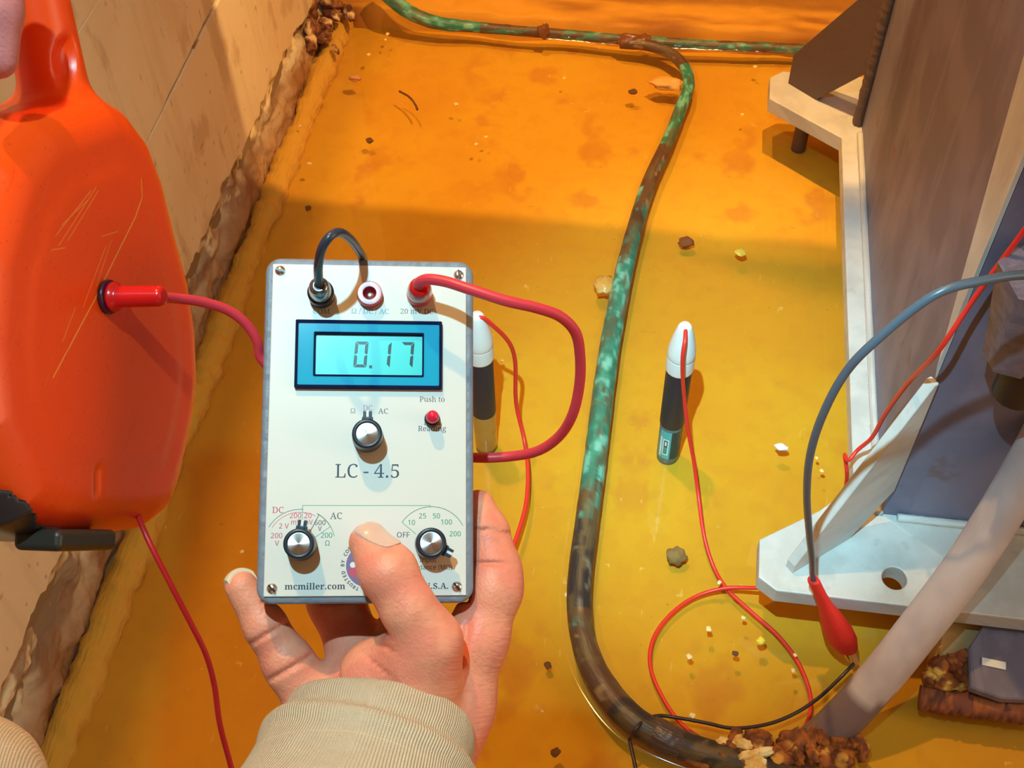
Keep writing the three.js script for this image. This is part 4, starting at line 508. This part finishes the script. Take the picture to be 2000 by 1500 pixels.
// ------------------------------------------------------------------ crumbs on the water
{
  const base = lump(1, 0.5, 1, 0.5, 3, 2), pale = std([0.85, 0.62, 0.28], { roughness: 0.5 }), dark = std([0.12, 0.045, 0.012], { roughness: 0.8 }), r = rng(77);
  const drop = (name, label, cat, group, list, mat) => { let first; for (const [p, s] of list) { const o = first ? first.clone() : mesh(name, base, mat); if (first) { o.name = numbered(name); scene.add(o); } first = first || o; o.position.set(p[0], p[1] + 0.001, p[2]); o.rotation.y = r() * 6; o.scale.setScalar(s); o.scale.y *= 0.8; tag(o, label, cat, group); } };
  drop('flake', 'tiny pale mineral flake floating on the orange water', 'flake', 'pale flakes on the water', [[[-0.6006,0,-2.0466], 0.004], [[-0.6008,0,-2.0271], 0.003], [[-0.6249,0,-1.974], 0.004], [[-0.4181,0,-1.8382], 0.004], [[-0.3596,0,-1.7258], 0.0035], [[-0.3445,0,-1.7485], 0.003], [[-0.6632,0,-1.6341], 0.004], [[-0.7081,0,-1.7373], 0.003], [[-0.2172,0,-1.9436], 0.003], [[0.1342,0,-0.8462], 0.003], [[0.1691,0,-0.7956], 0.003], [[0.1225,0,-0.7721], 0.004], [[0.0984,0,-0.7276], 0.004], [[-0.0756,0,-0.7985], 0.004], [[0.1589,0,-2.0233], 0.004], [[0.1386,0,-2.1408], 0.006], [[-0.2308,0,-1.205], 0.003], [[0.2368,0,-0.7263], 0.003], [[0.107,0,-0.645], 0.004], [[0.2395,0,-0.749], 0.0025], [[0.2785,0,-1.0558], 0.003], [[0.2711,0,-1.0783], 0.0025], [[0.1377,0,-1.8721], 0.003], [[-0.5505,0,-0.805], 0.003]], pale);
  drop('crumb', 'small dark crumb lying in the orange water', 'crumb', 'dark crumbs in the water', [[[0.1599,-0.002,-0.7414], 0.004], [[-0.0271,-0.01,-1.61], 0.006], [[-0.0776,0,-1.916], 0.008], [[-0.5679,-0.01,-1.7234], 0.007], [[-0.0644,-0.01,-0.5754], 0.006], [[-0.0903,-0.02,-0.6986], 0.005], [[-0.6433,-0.02,-1.5363], 0.006]], dark);
  const one = (name, label, cat, p, s, mat, seed) => { const o = mesh(name, lump(s[0], s[1], s[2], 0.5, seed, 3), mat); o.position.set(...p); return tag(o, label, cat); };
  one('flake', 'larger white flake floating left of the column foot', 'flake', [0.2181,0.001,-1.0917], [0.0095, 0.003, 0.006], M.white, 3);
  one('flake', 'yellow clump floating between the red wire loop and the column foot', 'flake', [0.1933,0.001,-0.7635], [0.006, 0.004, 0.006], std([0.85, 0.6, 0.05], { roughness: 0.6 }), 5);
  one('flake', 'round yellow flake floating right of the pipe above the labelled electrode', 'flake', [0.1444,0.001,-1.5001], [0.009, 0.003, 0.01], std([0.8, 0.5, 0.05], { roughness: 0.6 }), 6);
  one('pebble', 'grey brown pebble lying below the labelled electrode', 'pebble', [0.0725,-0.018,-0.8925], [0.014, 0.01, 0.013], std([0.24, 0.14, 0.04], { roughness: 0.8 }), 8);
  one('pebble', 'dark rust pebble lying above the labelled electrode', 'pebble', [0.0504,-0.02,-1.5335], [0.014, 0.008, 0.011], std([0.22, 0.06, 0.01], { roughness: 0.8 }), 9);
  one('stone', 'tan flat stone chip leaning beside the bend of the copper pipe', 'stone', [-0.0125,0.002,-1.9484], [0.034, 0.01, 0.016], std([0.7, 0.36, 0.08], { roughness: 0.5 }), 12);
  one('stone', 'round tan lump left of the copper pipe', 'stone', [-0.0827,0,-1.3945], [0.017, 0.008, 0.02], std([0.6, 0.32, 0.07], { roughness: 0.35 }), 14);
  one('stone', 'brown stone chip near the left wall', 'stone', [-0.6351,0,-1.897], [0.012, 0.006, 0.008], std([0.6, 0.26, 0.08], { roughness: 0.6 }), 15);
  const bub = mesh('bubble', new THREE.SphereGeometry(0.011, 32, 16, 0, Math.PI * 2, 0, 1.5).translate(0, -0.001, 0), std([1, 1, 1], { transmission: 1, thickness: 0, roughness: 0.08, ior: 1.6 })); bub.position.set(...[-0.0929,0.001,-0.6242]); tag(bub, 'clear bubble floating right of the beige sleeve', 'bubble');
  tag(mesh('twig', sweep([[-0.5376,0.001,-1.8645], [-0.5128,0.003,-1.8455], [-0.4961,0.002,-1.8234], [-0.491,0.001,-1.8127]], 0.0022, 30, 8, { bump: (u, a) => 0.0012 * (fbm(u * 20, a, 1, 2) - 0.5) }), dark), 'short dark twig floating below the back ledge', 'twig');
}
renderer.render(scene, camera);
